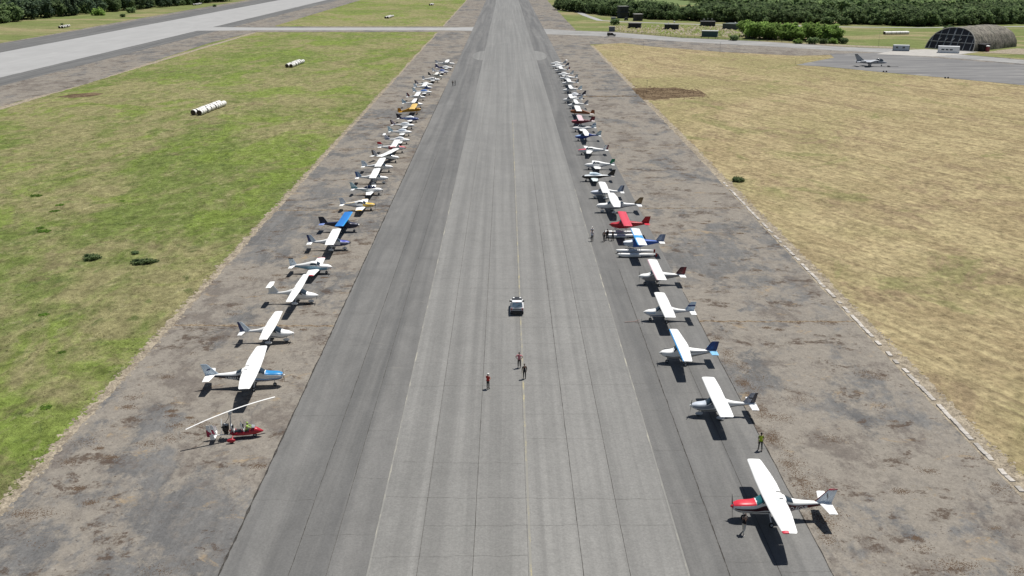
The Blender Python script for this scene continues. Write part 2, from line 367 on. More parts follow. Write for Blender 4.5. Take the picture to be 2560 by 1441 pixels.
# paved lanes, each a slab of its own with an open seam between neighbours
def lanes(name, xs, z, mat, ymax=1400):
    root = band(name, xs[0] - .02, xs[-1] + .02, 30, ymax, G['crack'], z)
    for a, b in zip(xs[:-1], xs[1:]):
        ga = .012 if a != xs[0] else 0; gb = .012 if b != xs[-1] else 0
        v = []; ys = [30 + i * .8 for i in range(290)] + [262 + 10 * i for i in range(1, int((ymax - 262) / 10) + 1)]
        for y in ys:
            k = .03 if y < 262 else 0
            v.append((a + ga + k * abs(mnoise.noise(Vector((a, y * .9, 0)))), y, z + .012)); v.append((b - gb - k * abs(mnoise.noise(Vector((b + 3, y * .9, 5)))), y, z + .012))
        me = bpy.data.meshes.new('asphalt_lane'); me.from_pydata(v, [], [(2 * i, 2 * i + 1, 2 * i + 3, 2 * i + 2) for i in range(len(ys) - 1)]); me.materials.append(mat)
        link_mesh('asphalt_lane', me, root)
    return root
shl = lanes('left_shoulder', [-20.7, -15.7, -13.0, -10.13], .048, G['dark'])
shr = lanes('right_shoulder', [13.15, 15.95, 19.7, 23.4], .048, G['dark'])
rwy = lanes('runway', [-10.13, -6.5, -2.5, 1.55, 5.5, 8.85, 13.15], .052, G['pale'])
band('centre_line', 1.63, 1.80, 30, 260, G['yellow'], .070, parent=rwy)
band('edge_line', -10.12, -9.98, 30, 180, G['edge'], .070, parent=rwy)
band('edge_line', 12.98, 13.12, 30, 180, G['edge'], .070, parent=rwy)
# pale turning circle at the far end
for sx, ex in ((-10.2, -15.2), (13.25, 18.4)):
    poly('turning_pad', [(sx, 423)] + [(sx + (ex - sx) * math.sin(a), 445 - 22 * math.cos(a)) for a in [math.pi * i / 14 for i in range(1, 14)]] + [(sx, 467)], G['pale'], .0705, .08, 3)

# cracks across the lanes (jagged dark ribbons), one object
cr = MB(); rc = random.Random(3)
def crack(x0, x1, y, wd, z, m=cr, amp=.18):
    n = max(3, int(abs(x1 - x0) / .35)); pts = []
    s = rc.random() * 50; sl = rc.uniform(-.03, .03)
    for i in range(n + 1):
        x = x0 + (x1 - x0) * i / n
        pts.append((x, y + sl * (x - x0) + amp * mnoise.noise(Vector((x * .9, s, 0))) + .4 * amp * mnoise.noise(Vector((x * 4, s, 3))), wd * (.5 + rc.random())))
    v = []
    for x, yy, ww in pts: v += [(x, yy - ww / 2, z), (x, yy + ww / 2, z)]
    m.add(v, [(2 * i, 2 * i + 2, 2 * i + 3, 2 * i + 1) for i in range(n)])
LX = [-10.1, -6.5, -2.5, 1.55, 5.5, 8.85, 13.1]
y = 56.0
while y < 240:
    i0 = rc.choice([0, 0, 1, 2, 3]); i1 = rc.choice([3, 4, 5, 6, 6]); i1 = max(i1, i0 + 2)
    crack(LX[i0], LX[i1], y, .022, .0715); y += rc.uniform(3.4, 6.5)
for a, b in ((-20.6, -15.7), (-15.7, -13), (-13, -10.2), (13.2, 15.9), (15.9, 19.7), (19.7, 23.4)):
    y = 58 + rc.random() * 8
    while y < 200:
        if rc.random() < .6: crack(a, b, y, .02, .0675)
        y += rc.uniform(5, 11)
tag(cr.build('crack', G['crack'], None, False), 'thin dark cracks running across the pale asphalt lanes', 'crack', kind='stuff')
# weed-filled expansion joints across the outer apron, and along the shoulder edge
wj = MB()
for yj in (108.3, 164.0, 221.0, 310.0):
    crack(-40.2, -20.8, yj, .45, .0455, wj, .35); crack(23.5, 42.4, yj + 1.0, .40, .0455, wj, .35)
def lcrack(x, y0, y1, wd, z, m, amp):
    n = int((y1 - y0) / .5); v = []; s = x * 3
    for i in range(n + 1):
        yy = y0 + (y1 - y0) * i / n; ww = wd * (.25 + 1.2 * abs(mnoise.noise(Vector((s, yy * .8, 4)))))
        xx = x + amp * mnoise.noise(Vector((s, yy * .5, 1))); v += [(xx - ww / 2, yy, z), (xx + ww / 2, yy, z)]
    m.add(v, [(2 * i, 2 * i + 1, 2 * i + 3, 2 * i + 2) for i in range(n)])
tag(wj.build('weed_joint', G['weedcrack'], None, False), 'dead weeds growing in the joints across the worn apron', 'weeds', kind='stuff')
sj = MB()
lcrack(-20.75, 40, 330, .26, .0675, sj, .08); lcrack(23.45, 40, 120, .12, .0675, sj, .08); lcrack(-15.7, 40, 220, .08, .0675, sj, .05); lcrack(16.0, 40, 130, .11, .0675, sj, .06); lcrack(-2.5, 40, 200, .045, .0715, sj, .03); lcrack(5.5, 40, 200, .055, .0715, sj, .04); lcrack(8.85, 40, 150, .04, .0715, sj, .04); lcrack(-6.5, 40, 150, .03, .0715, sj, .03); lcrack(-13.0, 40, 200, .06, .0675, sj, .03); lcrack(19.7, 40, 110, .06, .0675, sj, .04)
tag(sj.build('open_joint', G['joint'], None, False), 'ragged dark joint along the edge of the dark shoulder', 'crack', kind='stuff')
dr = MB(); crack(23.5, 42.4, 309.5, 1.3, .047, dr, .5); tag(dr.build('muddy_drain', G['soil'], None, False), kind='structure')

# kerb slabs along the right-hand edge of the apron
kerb = band('kerb_bed', 42.25, 43.5, 56, 190, G['straw'], .044, .12)
kerb.name = 'kerb'
slab_me = []
for k in range(5):
    m = MB(); a = .42 + .05 * k; m.box(-.24, .24, -a, a, 0, .05 + .012 * k, tx=.02, ty=.02); slab_me.append(m.mesh('kerb_slab', G['slab'], False))
y = 57.0; rk = random.Random(5)
while y < 185:
    o = link_mesh('kerb_slab', slab_me[rk.randrange(5)], kerb, (42.72 + rk.uniform(-.06, .06), y, .05 + rk.uniform(-.01, .015)), rk.uniform(-.08, .08))
    o.rotation_euler.x = rk.uniform(-.03, .03); o.rotation_euler.y = rk.uniform(-.04, .04)
    y += rk.uniform(.98, 1.12) if rk.random() < .74 else rk.uniform(1.5, 3.2)

# grass tufts, dead weeds
def tufts(name, spots, mat, hgt, wid, label, cat, seed):
    """low uneven mounds of grass, four faces each"""
    n = len(spots); r = np.random.RandomState(seed); P = np.array(spots)
    V = np.zeros((n, 5, 3)); a = r.rand(n) * math.pi; sz = .45 + 1.1 * r.rand(n) ** 2
    for k in range(4):
        ang = a + k * math.pi / 2 + (r.rand(n) - .5) * .7; ww = wid * sz * (.6 + .8 * r.rand(n))
        V[:, k] = np.stack([P[:, 0] + np.cos(ang) * ww, P[:, 1] + np.sin(ang) * ww, P[:, 2]], 1)
    V[:, 4] = np.stack([P[:, 0] + (r.rand(n) - .5) * wid, P[:, 1] + (r.rand(n) - .5) * wid, P[:, 2] + hgt * sz * (.4 + .8 * r.rand(n))], 1)
    b = np.arange(n)[:, None, None] * 5; F = np.array([[0, 1, 4], [1, 2, 4], [2, 3, 4], [3, 0, 4]])[None] + b
    me = bpy.data.meshes.new(name); me.vertices.add(n * 5); me.vertices.foreach_set('co', V.ravel())
    me.loops.add(n * 12); me.loops.foreach_set('vertex_index', F.ravel()); me.polygons.add(n * 4)
    me.polygons.foreach_set('loop_start', np.arange(0, n * 12, 3)); me.update(calc_edges=True); me.materials.append(mat)
    return tag(link_mesh(name, me), label, cat, kind='stuff')
rg = np.random.RandomState(11)
ORD = ['first', 'second', 'third', 'fourth', 'fifth', 'sixth', 'seventh', 'eighth', 'ninth', 'tenth', 'eleventh', 'twelfth', 'thirteenth', 'fourteenth', 'fifteenth', 'sixteenth', 'seventeenth', 'eighteenth', 'nineteenth']
TENS = ['', '', 'twenty', 'thirty', 'forty', 'fifty', 'sixty', 'seventy', 'eighty', 'ninety']
def nth(k):
    """0 -> first"""
    if k < 19: return ORD[k]
    n = k + 1
    return (TENS[n // 10][:-1] + 'ieth') if n % 10 == 0 else TENS[n // 10] + '-' + ORD[n % 10 - 1]
def scatter(n, x0, x1, y0, y1, z, fn=None):
    X = x0 + (x1 - x0) * rg.rand(n); Y = y0 + (y1 - y0) * rg.rand(n) ** 1.35
    out = []
    for a, b in zip(X, Y):
        if abs(a) > b * .56 + 4: continue
        if fn is None or fn(a, b): out.append((a, b, z))
    return out
clump = lambda a, b: mnoise.noise(Vector((a * .3, b * .3, 2))) + .5 * mnoise.noise(Vector((a * 1.1, b * 1.1, 9))) > .05
tufts('grass_tufts', scatter(90000, -125, -41.0, 58, 300, .012, clump), G['green'], .13, .30, 'tufts of green grass all over the left meadow', 'grass', 1)
tufts('dry_grass_tufts', scatter(60000, 43.6, 140, 60, 280, .014, clump), G['dry'], .08, .26, 'tufts of cut dry grass all over the right field', 'grass', 2)
wsp = []
for _ in range(240):
    s = rg.rand() < .5
    cx = rg.uniform(-40, -21.5) if s else rg.uniform(24, 42); cy = 56 + 260 * rg.rand() ** 1.5
    if mnoise.noise(Vector((cx * .09, cy * .07, 7))) < -.05: continue
    k = rg.randint(60, 400); rad = rg.uniform(.25, 1.1)
    for _ in range(k):
        wsp.append((cx + rg.randn() * rad * .8, cy + rg.randn() * rad * .5, .041))
for _ in range(46):
    cx = 24.3 + abs(rg.randn()) * .7; cy = rg.uniform(62, 104)
    for _ in range(rg.randint(60, 260)): wsp.append((cx + rg.randn() * .4, cy + rg.randn() * .5, .041))
wsp = [p for p in wsp if (-40.2 < p[0] < -20.9 or 23.6 < p[0] < 42.3)]
tufts('dead_weeds', wsp, DEAD, .02, .042, 'brown dead weeds and moss on the worn apron', 'weeds', 3)
tufts('earth_clods', [(42.5 + 22 * q, 318 + (1 - .4 * q) * 9 * rg.randn() * .7, .02) for q in rg.rand(2400)], G['soil'], .18, .4, 'clods of brown earth heaped beside the drain', 'earth', 4)
def in_scrub():
    while True:
        q = rg.rand(); x = 66 + 90 * q; yv = 592 - 60 * q + rg.rand() * (50 + 60 * q)
        return (x, yv, .02)
tufts('scrub_tufts', [in_scrub() for _ in range(2600)], G['green'], .7, .7, 'low scrub tufts around the dark huts', 'scrub', 6)
tufts('scrub_straw', [in_scrub() for _ in range(3200)], G['straw'], .45, .8, 'pale dry stalks around the dark huts', 'straw', 7)
tufts('verge_straw', [(-40.8 + rg.randn() * .35, 56 + 300 * rg.rand() ** 1.5, .02) for _ in range(9000)] + [(43.6 + rg.randn() * .35, 56 + 240 * rg.rand() ** 1.5, .02) for _ in range(9000)], G['straw'], .09, .18, 'pale straw along both edges of the apron', 'straw', 5)

# ------------------------------------------------------------------ trees and bushes
def crown_mesh(name, lobes, n, size, mat, seed, core=True):
    """leaf clumps spread over and through lumpy lobes; lobes: (x,y,z,rx,ry,rz)"""
    r = np.random.RandomState(seed); m = MB()
    wts = np.array([l[3] * l[5] for l in lobes]); wts = wts / wts.sum()
    for i in range(n):
        l = lobes[r.choice(len(lobes), p=wts)]
        d = r.randn(3); d /= np.linalg.norm(d); rad = (.55 + .5 * r.rand()) if r.rand() < .75 else r.rand() * .7
        c = np.array(l[:3]) + d * np.array(l[3:]) * rad
        nn = d * np.array([1 / l[3], 1 / l[4], 1 / l[5]]); nn /= np.linalg.norm(nn); nn = nn + r.randn(3) * .55; nn[2] += .35; nn /= np.linalg.norm(nn)
        u = np.cross(nn, r.randn(3)); u /= np.linalg.norm(u); w_ = np.cross(nn, u); s = size * (.55 + .8 * r.rand())
        q = [c + u * s * a + w_ * s * b + nn * s * e for a, b, e in ((-.5, -.15, 0), (-.1, -.55, -.15), (.5, -.1, 0), (.35, .45, -.12), (-.3, .5, -.1))]
        m.add(q, [(0, 1, 2, 3, 4)])
    if core:
        for l in lobes: m.ellipsoid(l[:3], [q * .5 for q in l[3:]], 7, 5)
    return m.mesh(name, mat, False)
def trunk_mesh(h, r0, lean, seed):
    r = random.Random(seed); m = MB(); top = (lean[0], lean[1], h)
    m.tube((0, 0, -.2), (lean[0] * .4, lean[1] * .4, h * .5), r0, r0 * .75, 7); m.tube((lean[0] * .4, lean[1] * .4, h * .5), top, r0 * .75, r0 * .4, 7)
    for k in range(4):
        a = k * 1.6 + r.random(); m.tube((lean[0] * .4, lean[1] * .4, h * (.42 + .1 * k)), (math.cos(a) * h * .28, math.sin(a) * h * .28, h * (.7 + .1 * k)), r0 * .4, r0 * .12, 5)
    return m.mesh('trunk', BARK)
def tree_kind(h, w_, nl, n, size, mat, seed, conifer=False, low=.12):
    r = random.Random(seed); lobes = []
    if conifer:
        for k in range(6):
            z = h * (.18 + .14 * k); q = w_ * (1.0 - k / 6.6); lobes.append((r.uniform(-.2, .2), r.uniform(-.2, .2), z, q * .5, q * .5, h * .11))
    else:
        for k in range(nl):
            a = 2.4 * k + r.random(); rr = w_ * .27 * math.sqrt((k + .3) / nl) * 1.5; z = h * r.uniform(.24, .76) if k else h * .62
            q = w_ * r.uniform(.25, .37); lobes.append((math.cos(a) * rr, math.sin(a) * rr, z, q, q, q * r.uniform(.75, 1.0)))
        lobes.append((0, 0, h * .45, w_ * .42, w_ * .42, h * .36)); lobes.append((r.uniform(-.8, .8), r.uniform(-.8, .8), h * .82, w_ * .22, w_ * .22, h * .17))
    return (crown_mesh('crown', lobes, n, size, mat, seed), trunk_mesh(h * .7, h * .022 + .05, (r.uniform(-.4, .4), r.uniform(-.4, .4)), seed))
def tree(kind, x, y, s, rz, label, group, name='tree', cat='tree', sz=None):
    t = empty(name, (x, y, 0), rz); t.scale = (s, s, sz or s)
    tag(t, label, cat, group); link_mesh('trunk', kind[1], t); link_mesh('crown', kind[0], t); return t
FK = [tree_kind(11, 9.2, 8, 620, 1.15, LEAF, 10 + k) for k in range(4)]
DK = [tree_kind(13, 9.6, 8, 600, 1.2, LEAFD, 30 + k) for k in range(2)] + [tree_kind(16, 7.0, 6, 420, 1.2, LEAFD, 41, True)]
BK = [tree_kind(8, 6.2, 7, 600, .75, LEAFB, 50 + k) for k in range(3)]
rt = random.Random(21)
# the belt of wood on the right: front rows tree by tree
base = [(43, 848), (62, 800), (88, 738), (107, 712), (138, 688), (172, 668), (224, 666), (264, 636), (300, 648), (348, 664), (420, 700)]
def along(d):
    for a, b in zip(base[:-1], base[1:]):
        L = math.hypot(b[0] - a[0], b[1] - a[1])
        if d <= L: f = d / L; return (a[0] + (b[0] - a[0]) * f, a[1] + (b[1] - a[1]) * f, math.atan2(b[1] - a[1], b[0] - a[0]))
        d -= L
    return None
back = []
for row in range(12):
    d = rt.uniform(0, 4); cnt = 0
    while True:
        q = along(d)
        if q is None: break
        px_, py_, an = q; off = row * 6.2 + rt.uniform(-1.5, 1.5)
        x = px_ - math.sin(an) * off + rt.uniform(-1, 1); yv = py_ + math.cos(an) * off + rt.uniform(-1, 1)
        d += rt.uniform(5.2, 7.2)
        if row > 4 and x < 150: continue
        s = rt.uniform(.72, 1.12) * (1.0 if row else .85)
        if row < 3:
            cnt += 1; tree(rt.choice(FK), x, yv, s, rt.random() * 6.3, nth(cnt - 1) + ' tree from the runway end, ' + ('front', 'second', 'third')[row] + ' row of the right-hand wood', 'trees in the right-hand wood', 'broadleaf_tree')
        else: back.append((x, yv, s, rt.random() * 6.3))
# the wood on the left beyond the second runway
for k in range(192):
    f = (k % 64 + rt.random()) / 64; row = k // 64; yv = 585 + 440 * f; bx = -341 + 60 * max(0, (f - .3) / .7) - row * 6.5 + rt.uniform(-3, 3)
    if yv > 690 and rt.random() < .5: tree(rt.choice(DK), bx, yv, rt.uniform(.8, 1.15), rt.random() * 6.3, 'dark green tree, ' + nth(k % 64) + ' from the near end, ' + ('front', 'second', 'third')[row] + ' row of the left-hand wood', 'dark trees in the left-hand wood', 'dark_tree')
    else: tree(rt.choice(FK), bx, yv, rt.uniform(.75, 1.2), rt.random() * 6.3, 'green broadleaf tree, ' + nth(k % 64) + ' from the near end, ' + ('front', 'second', 'third')[row] + ' row of the left-hand wood', 'green trees in the left-hand wood', 'broadleaf_tree')
# deeper trees of both woods, one mass
def forest_mass(name, items, meshes, label):
    V = []; F = []; n0 = 0; src = []
    for me in meshes:
        co = np.empty(len(me.vertices) * 3); me.vertices.foreach_get('co', co); src.append((co.reshape(-1, 3), [tuple(p.vertices) for p in me.polygons]))
    allv = []; allf = []
    for x, yv, s, a in items:
        co, fs = src[rt.randrange(len(src))]; c, sn = math.cos(a), math.sin(a)
        p = co * s; q = np.stack([p[:, 0] * c - p[:, 1] * sn + x, p[:, 0] * sn + p[:, 1] * c + yv, p[:, 2]], 1)
        allv.append(q); allf += [tuple(i + n0 for i in f) for f in fs]; n0 += len(q)
    me = bpy.data.meshes.new(name); me.from_pydata(np.concatenate(allv).tolist(), [], allf); me.materials.append(meshes[0].materials[0])
    return tag(link_mesh(name, me), label, 'forest', kind='stuff')
thin = [tree_kind(11, 9.2, 6, 190, 1.8, LEAF, 70 + k)[0] for k in range(3)]
sparse = [tree_kind(11, 10, 5, 70, 2.7, LEAF, 80 + k)[0] for k in range(3)]
far = []
while len(far) < 1500:
    x = rt.uniform(185, 560); yv = rt.uniform(700, 1080); q = along(200)
    if yv < 745 + .1 * (x - 200) or abs(x) > .56 * yv: continue
    if yv > 800 and (.398 < x / yv < .412 or .432 < x / yv < .452): continue
    far.append((x, yv, rt.uniform(.75, 1.2), rt.random() * 6.3))
forest_mass('forest', far, sparse, 'deep far wood rising to the top of the picture at right')
forest_mass('forest', back, thin, 'deep green wood behind the front trees on the right')
lb = [(-361 - rt.random() * 130 + 60 * max(0, (f - .3) / .7), 560 + 600 * f, rt.uniform(.8, 1.2), rt.random() * 6) for f in [rt.random() for _ in range(420)]]
forest_mass('forest', lb, thin, 'deep green wood at the far left behind the front trees')
# the bright grove in front
for k in range(72):
    f = (k % 18 + rt.random()) / 18; x = 133 + 41 * f; yv = 538 - 26 * f + (k // 18) * 6.5 + rt.uniform(-2, 2)
    tree(rt.choice(BK), x, yv, rt.uniform(.62, 1.2), rt.random() * 6.3, 'bright green young tree, ' + nth(k % 18) + ' from the left in the ' + ORD[k // 18] + ' file of the grove', 'bright grove trees', 'grove_tree')
def bush_mesh(w_, h, n, size, mat, seed):
    r = random.Random(seed); lobes = [(0, 0, h * .4, w_ * .4, w_ * .4, h * .45)]
    for k in range(5): a = k * 1.3; lobes.append((math.cos(a) * w_ * .3, math.sin(a) * w_ * .3, h * r.uniform(.25, .5), w_ * .24, w_ * .24, h * .35))
    return crown_mesh('bush', lobes, n, size, mat, seed)
b1 = bush_mesh(2.6, 1.1, 420, .22, LEAF, 91); b2 = bush_mesh(2.6, 1.2, 420, .24, LEAF, 92); b3 = bush_mesh(2.6, .55, 300, .22, LEAFW, 93); b4 = bush_mesh(5.0, 3.2, 260, .7, LEAFB, 94); b5 = bush_mesh(5, 3.4, 260, .7, LEAF, 95)
def bush(me, x, yv, s, label, group=None, sx=1.0):
    o = tag(link_mesh('bush', me, None, (x, yv, 0), rt.random() * 6), label, 'bush', group); o.scale = (s * sx, s, s); return o
bush(b1, -61.0, 135.3, 1.0, 'round dark green bush standing alone in the left meadow')
o = bush(b1, -52.6, 133.2, .95, 'wide double dark green bush, right of the round one in the meadow'); o.rotation_euler.z = .3; o.scale = (1.5, .8, .9)
bush(b2, -55.6, 138.0, .5, 'small dark bush just behind the wide double bush in the meadow')
bush(b2, 45.9, 186.5, 1.0, 'lone dark green bush on the dry field beside the apron edge')
for x, yv, s, wl in ((-74.9, 150.5, 1.0, 'the largest, left of and behind the round bush'), (-87.5, 175, 1.0, 'leftmost of those far behind the bushes'), (-80, 168, .8, 'wide one in the middle of the far cluster'), (-76.5, 152.5, .7, 'touching the back of the largest patch'), (-81, 137.5, .5, 'small one near the left picture edge beside the bush'), (-57.5, 112, .6, 'halfway between the bushes and the white airplanes'), (-66, 90.5, .45, 'nearest the left picture edge'),
                     (-50, 100, .45, 'small one level with the second white airplane'), (-45.5, 86, .6, 'close to the apron edge, left of the blue-nosed airplane'), (-55.5, 87.5, .5, 'left of the one at the apron edge'), (-79, 163.5, .8, 'nearest of the far cluster'), (-70, 171, .5, 'rightmost of the far cluster')):
    tag(link_mesh('weed_patch', b3, None, (x, yv, 0), rt.random() * 6), 'low bright green weed patch, ' + wl, 'weeds', 'bright weed patches in the left meadow').scale = (s * .95, s * .8, s * .5)
bush(b5, 71.5, 655, 1.4, 'spiky dark shrub beside the side path on the green bank')
bush(b5, 121.5, 527, 1.05, 'round dark shrub between the green container and the grove')
bush(b4, 150, 507, 1.0, 'pale bushy shrub at the foot of the grove by the taxiway')
bush(b5, 157.5, 506, 1.25, 'dark shrub in front of the grove beside the pale one')
bush(b5, 163, 506, 1.0, 'dark shrub at the grove foot left of the yellowish shrub')
bush(b4, 168, 507, 1.15, 'yellow green upright shrub at the grove end')
bush(b5, 173.5, 508, 1.1, 'dark shrub at the right end of the grove by the grass')
bush(b5, 262, 585, 1.5, 'round green bush behind the ridge of the aircraft shelter')
bush(b5, 212, 655, 1.9, 'round bush in front of the wood, left of the pair'); bush(b5, 222, 652, 1.9, 'round bush in front of the wood, right of the pair')
bush(b5, 205, 618, .7, 'small dark bush on the grass below the forest road')
bush(b4, -312, 765, 2.2, 'bright round shrub in front of the left-hand wood'); bush(b5, -300, 800, 1.6, 'grey green shrub in front of the left-hand wood')
bush(b5, -285, 742, .9, 'low dark bush on the grass strip beyond the second runway'); bush(b5, -262, 900, .8, 'dark bush near the far end of the second runway')
bush(b5, -292, 655, .4, 'tiny dark bush on the grass strip beyond the second runway')

# ------------------------------------------------------------------ aircraft
def cr_interp(st, s):
    """smooth interpolation of station rows (s, w, zb, zt, n)"""
    if s <= st[0][0]: return st[0][1:]
    if s >= st[-1][0]: return st[-1][1:]
    for i in range(len(st) - 1):
        if st[i][0] <= s <= st[i + 1][0]: break
    a, b = st[i], st[i + 1]; h = b[0] - a[0]; t = (s - a[0]) / h
    out = []
    for k in range(1, 5):
        m0 = (b[k] - st[i - 1][k]) / (b[0] - st[i - 1][0]) if i > 0 else (b[k] - a[k]) / h
        m1 = (st[i + 2][k] - a[k]) / (st[i + 2][0] - a[0]) if i + 2 < len(st) else (b[k] - a[k]) / h
        d = (b[k] - a[k]) / h
        if d == 0: m0 = m1 = 0
        else:
            m0 = max(min(m0 / d, 3), 0) * d; m1 = max(min(m1 / d, 3), 0) * d
        t2, t3 = t * t, t * t * t
        out.append((2 * t3 - 3 * t2 + 1) * a[k] + (t3 - 2 * t2 + t) * h * m0 + (-2 * t3 + 3 * t2) * b[k] + (t3 - t2) * h * m1)
    return out
def surf(st, s, a, off=0.0):
    w_, zb, zt, n = cr_interp(st, s); c, sn = math.cos(a), math.sin(a); e = 2 / n
    return ((w_ / 2 + off) * math.copysign(abs(c) ** e, c), (zb + zt) / 2 + ((zt - zb) / 2 + off) * math.copysign(abs(sn) ** e, sn))
class Body:
    def __init__(s, st, xn): s.st = st; s.xn = xn
    def loft(s, rings=26, seg=20):
        m = MB(); v = []; f = []; a0, a1 = s.st[0][0], s.st[-1][0]
        for i in range(rings):
            q = a0 + (a1 - a0) * i / (rings - 1)
            for k in range(seg):
                y, z = surf(s.st, q, 2 * math.pi * (k + .5) / seg); v.append((s.xn - q, y, z))
        for i in range(rings - 1):
            for k in range(seg): f.append((i * seg + k, i * seg + (k + 1) % seg, (i + 1) * seg + (k + 1) % seg, (i + 1) * seg + k))
        f.append(tuple(range(seg))); f.append(tuple(range((rings - 1) * seg, rings * seg))[::-1])
        return m.add(v, f)
    def patch(s, m, s0, s1, a0, a1, off=.012, nu=8, nv=6, mirror=False, sl0=0.0, sl1=0.0):
        """piece of skin between stations s0..s1 and angles a0..a1 (degrees); sl: slant of front and rear edge"""
        for sg in ((1, -1) if mirror else (1,)):
            v = []
            for i in range(nu + 1):
                for j in range(nv + 1):
                    t = j / nv; q = (s0 + sl0 * t) + ((s1 + sl1 * t) - (s0 + sl0 * t)) * i / nu
                    y, z = surf(s.st, q, R(a0 + (a1 - a0) * t), off); v.append((s.xn - q, sg * y, z))
            m.add(v, [(i * (nv + 1) + j, i * (nv + 1) + j + 1, (i + 1) * (nv + 1) + j + 1, (i + 1) * (nv + 1) + j) for i in range(nu) for j in range(nv)])
        return m
AF = [(0, 0), (.02, .35), (.08, .72), (.22, 1.0), (.42, .96), (.62, .68), (.82, .34), (1, .03)]
def foil(m, secs, c0=0.0, c1=1.0, t12=.12, lo=.35):
    """secs: (y, x_le, chord, z, thick). x forward; chord fractions c0..c1"""
    xs = [q for q, _ in AF if c0 < q < c1]; xs = [c0] + xs + [c1]
    def th(q):
        for (a, ta), (b, tb) in zip(AF[:-1], AF[1:]):
            if a <= q <= b: return ta + (tb - ta) * (q - a) / (b - a)
        return 0
    v = []; n = len(xs)
    for (y, xl, ch, z, tk) in secs:
        for q in xs: v.append((xl - q * ch, y, z + th(q) * tk * .65))
        for q in xs[::-1]: v.append((xl - q * ch, y, z - th(q) * tk * lo - .004))
    N = 2 * n; f = []
    for i in range(len(secs) - 1):
        for k in range(N): f.append((i * N + k, i * N + (k + 1) % N, (i + 1) * N + (k + 1) % N, (i + 1) * N + k))
    f.append(tuple(range(N))[::-1]); f.append(tuple(range((len(secs) - 1) * N, len(secs) * N)))
    return m.add(v, f)
def vfoil(m, r, t_, tk, c0=0, c1=1, tip=.85):
    """upright surface; r,t_ = (x_le, x_te, z); thickness tk"""
    xs = [0, .05, .3, .65, 1]; w_ = [0.05, .6, 1, .7, .12]; xs2 = [c0] + [q for q in xs if c0 < q < c1] + [c1]
    def th(q):
        for i in range(4):
            if xs[i] <= q <= xs[i + 1]: return w_[i] + (w_[i + 1] - w_[i]) * (q - xs[i]) / (xs[i + 1] - xs[i])
        return .1
    v = []; L = []
    for k, z in enumerate((0, .5, .93, 1.0)):
        xl = r[0] + (t_[0] - r[0]) * z; xt = r[1] + (t_[1] - r[1]) * z; zz = r[2] + (t_[2] - r[2]) * z; tt = tk * (1 - .5 * z)
        if k == 3: d = (xl - xt) * .10; xl -= d; tt *= .45
        L.append((xl, xt, zz, tt))
    for xl, xt, zz, tt in L:
        for q in xs2: v.append((xl + (xt - xl) * q, th(q) * tt / 2, zz))
        for q in xs2[::-1]: v.append((xl + (xt - xl) * q, -th(q) * tt / 2, zz))
    N = 2 * len(xs2); f = []
    for i in range(3):
        for k in range(N): f.append((i * N + k, i * N + (k + 1) % N, (i + 1) * N + (k + 1) % N, (i + 1) * N + k))
    f.append(tuple(range(N))[::-1]); f.append(tuple(range(3 * N, 4 * N)))
    return m.add(v, f)

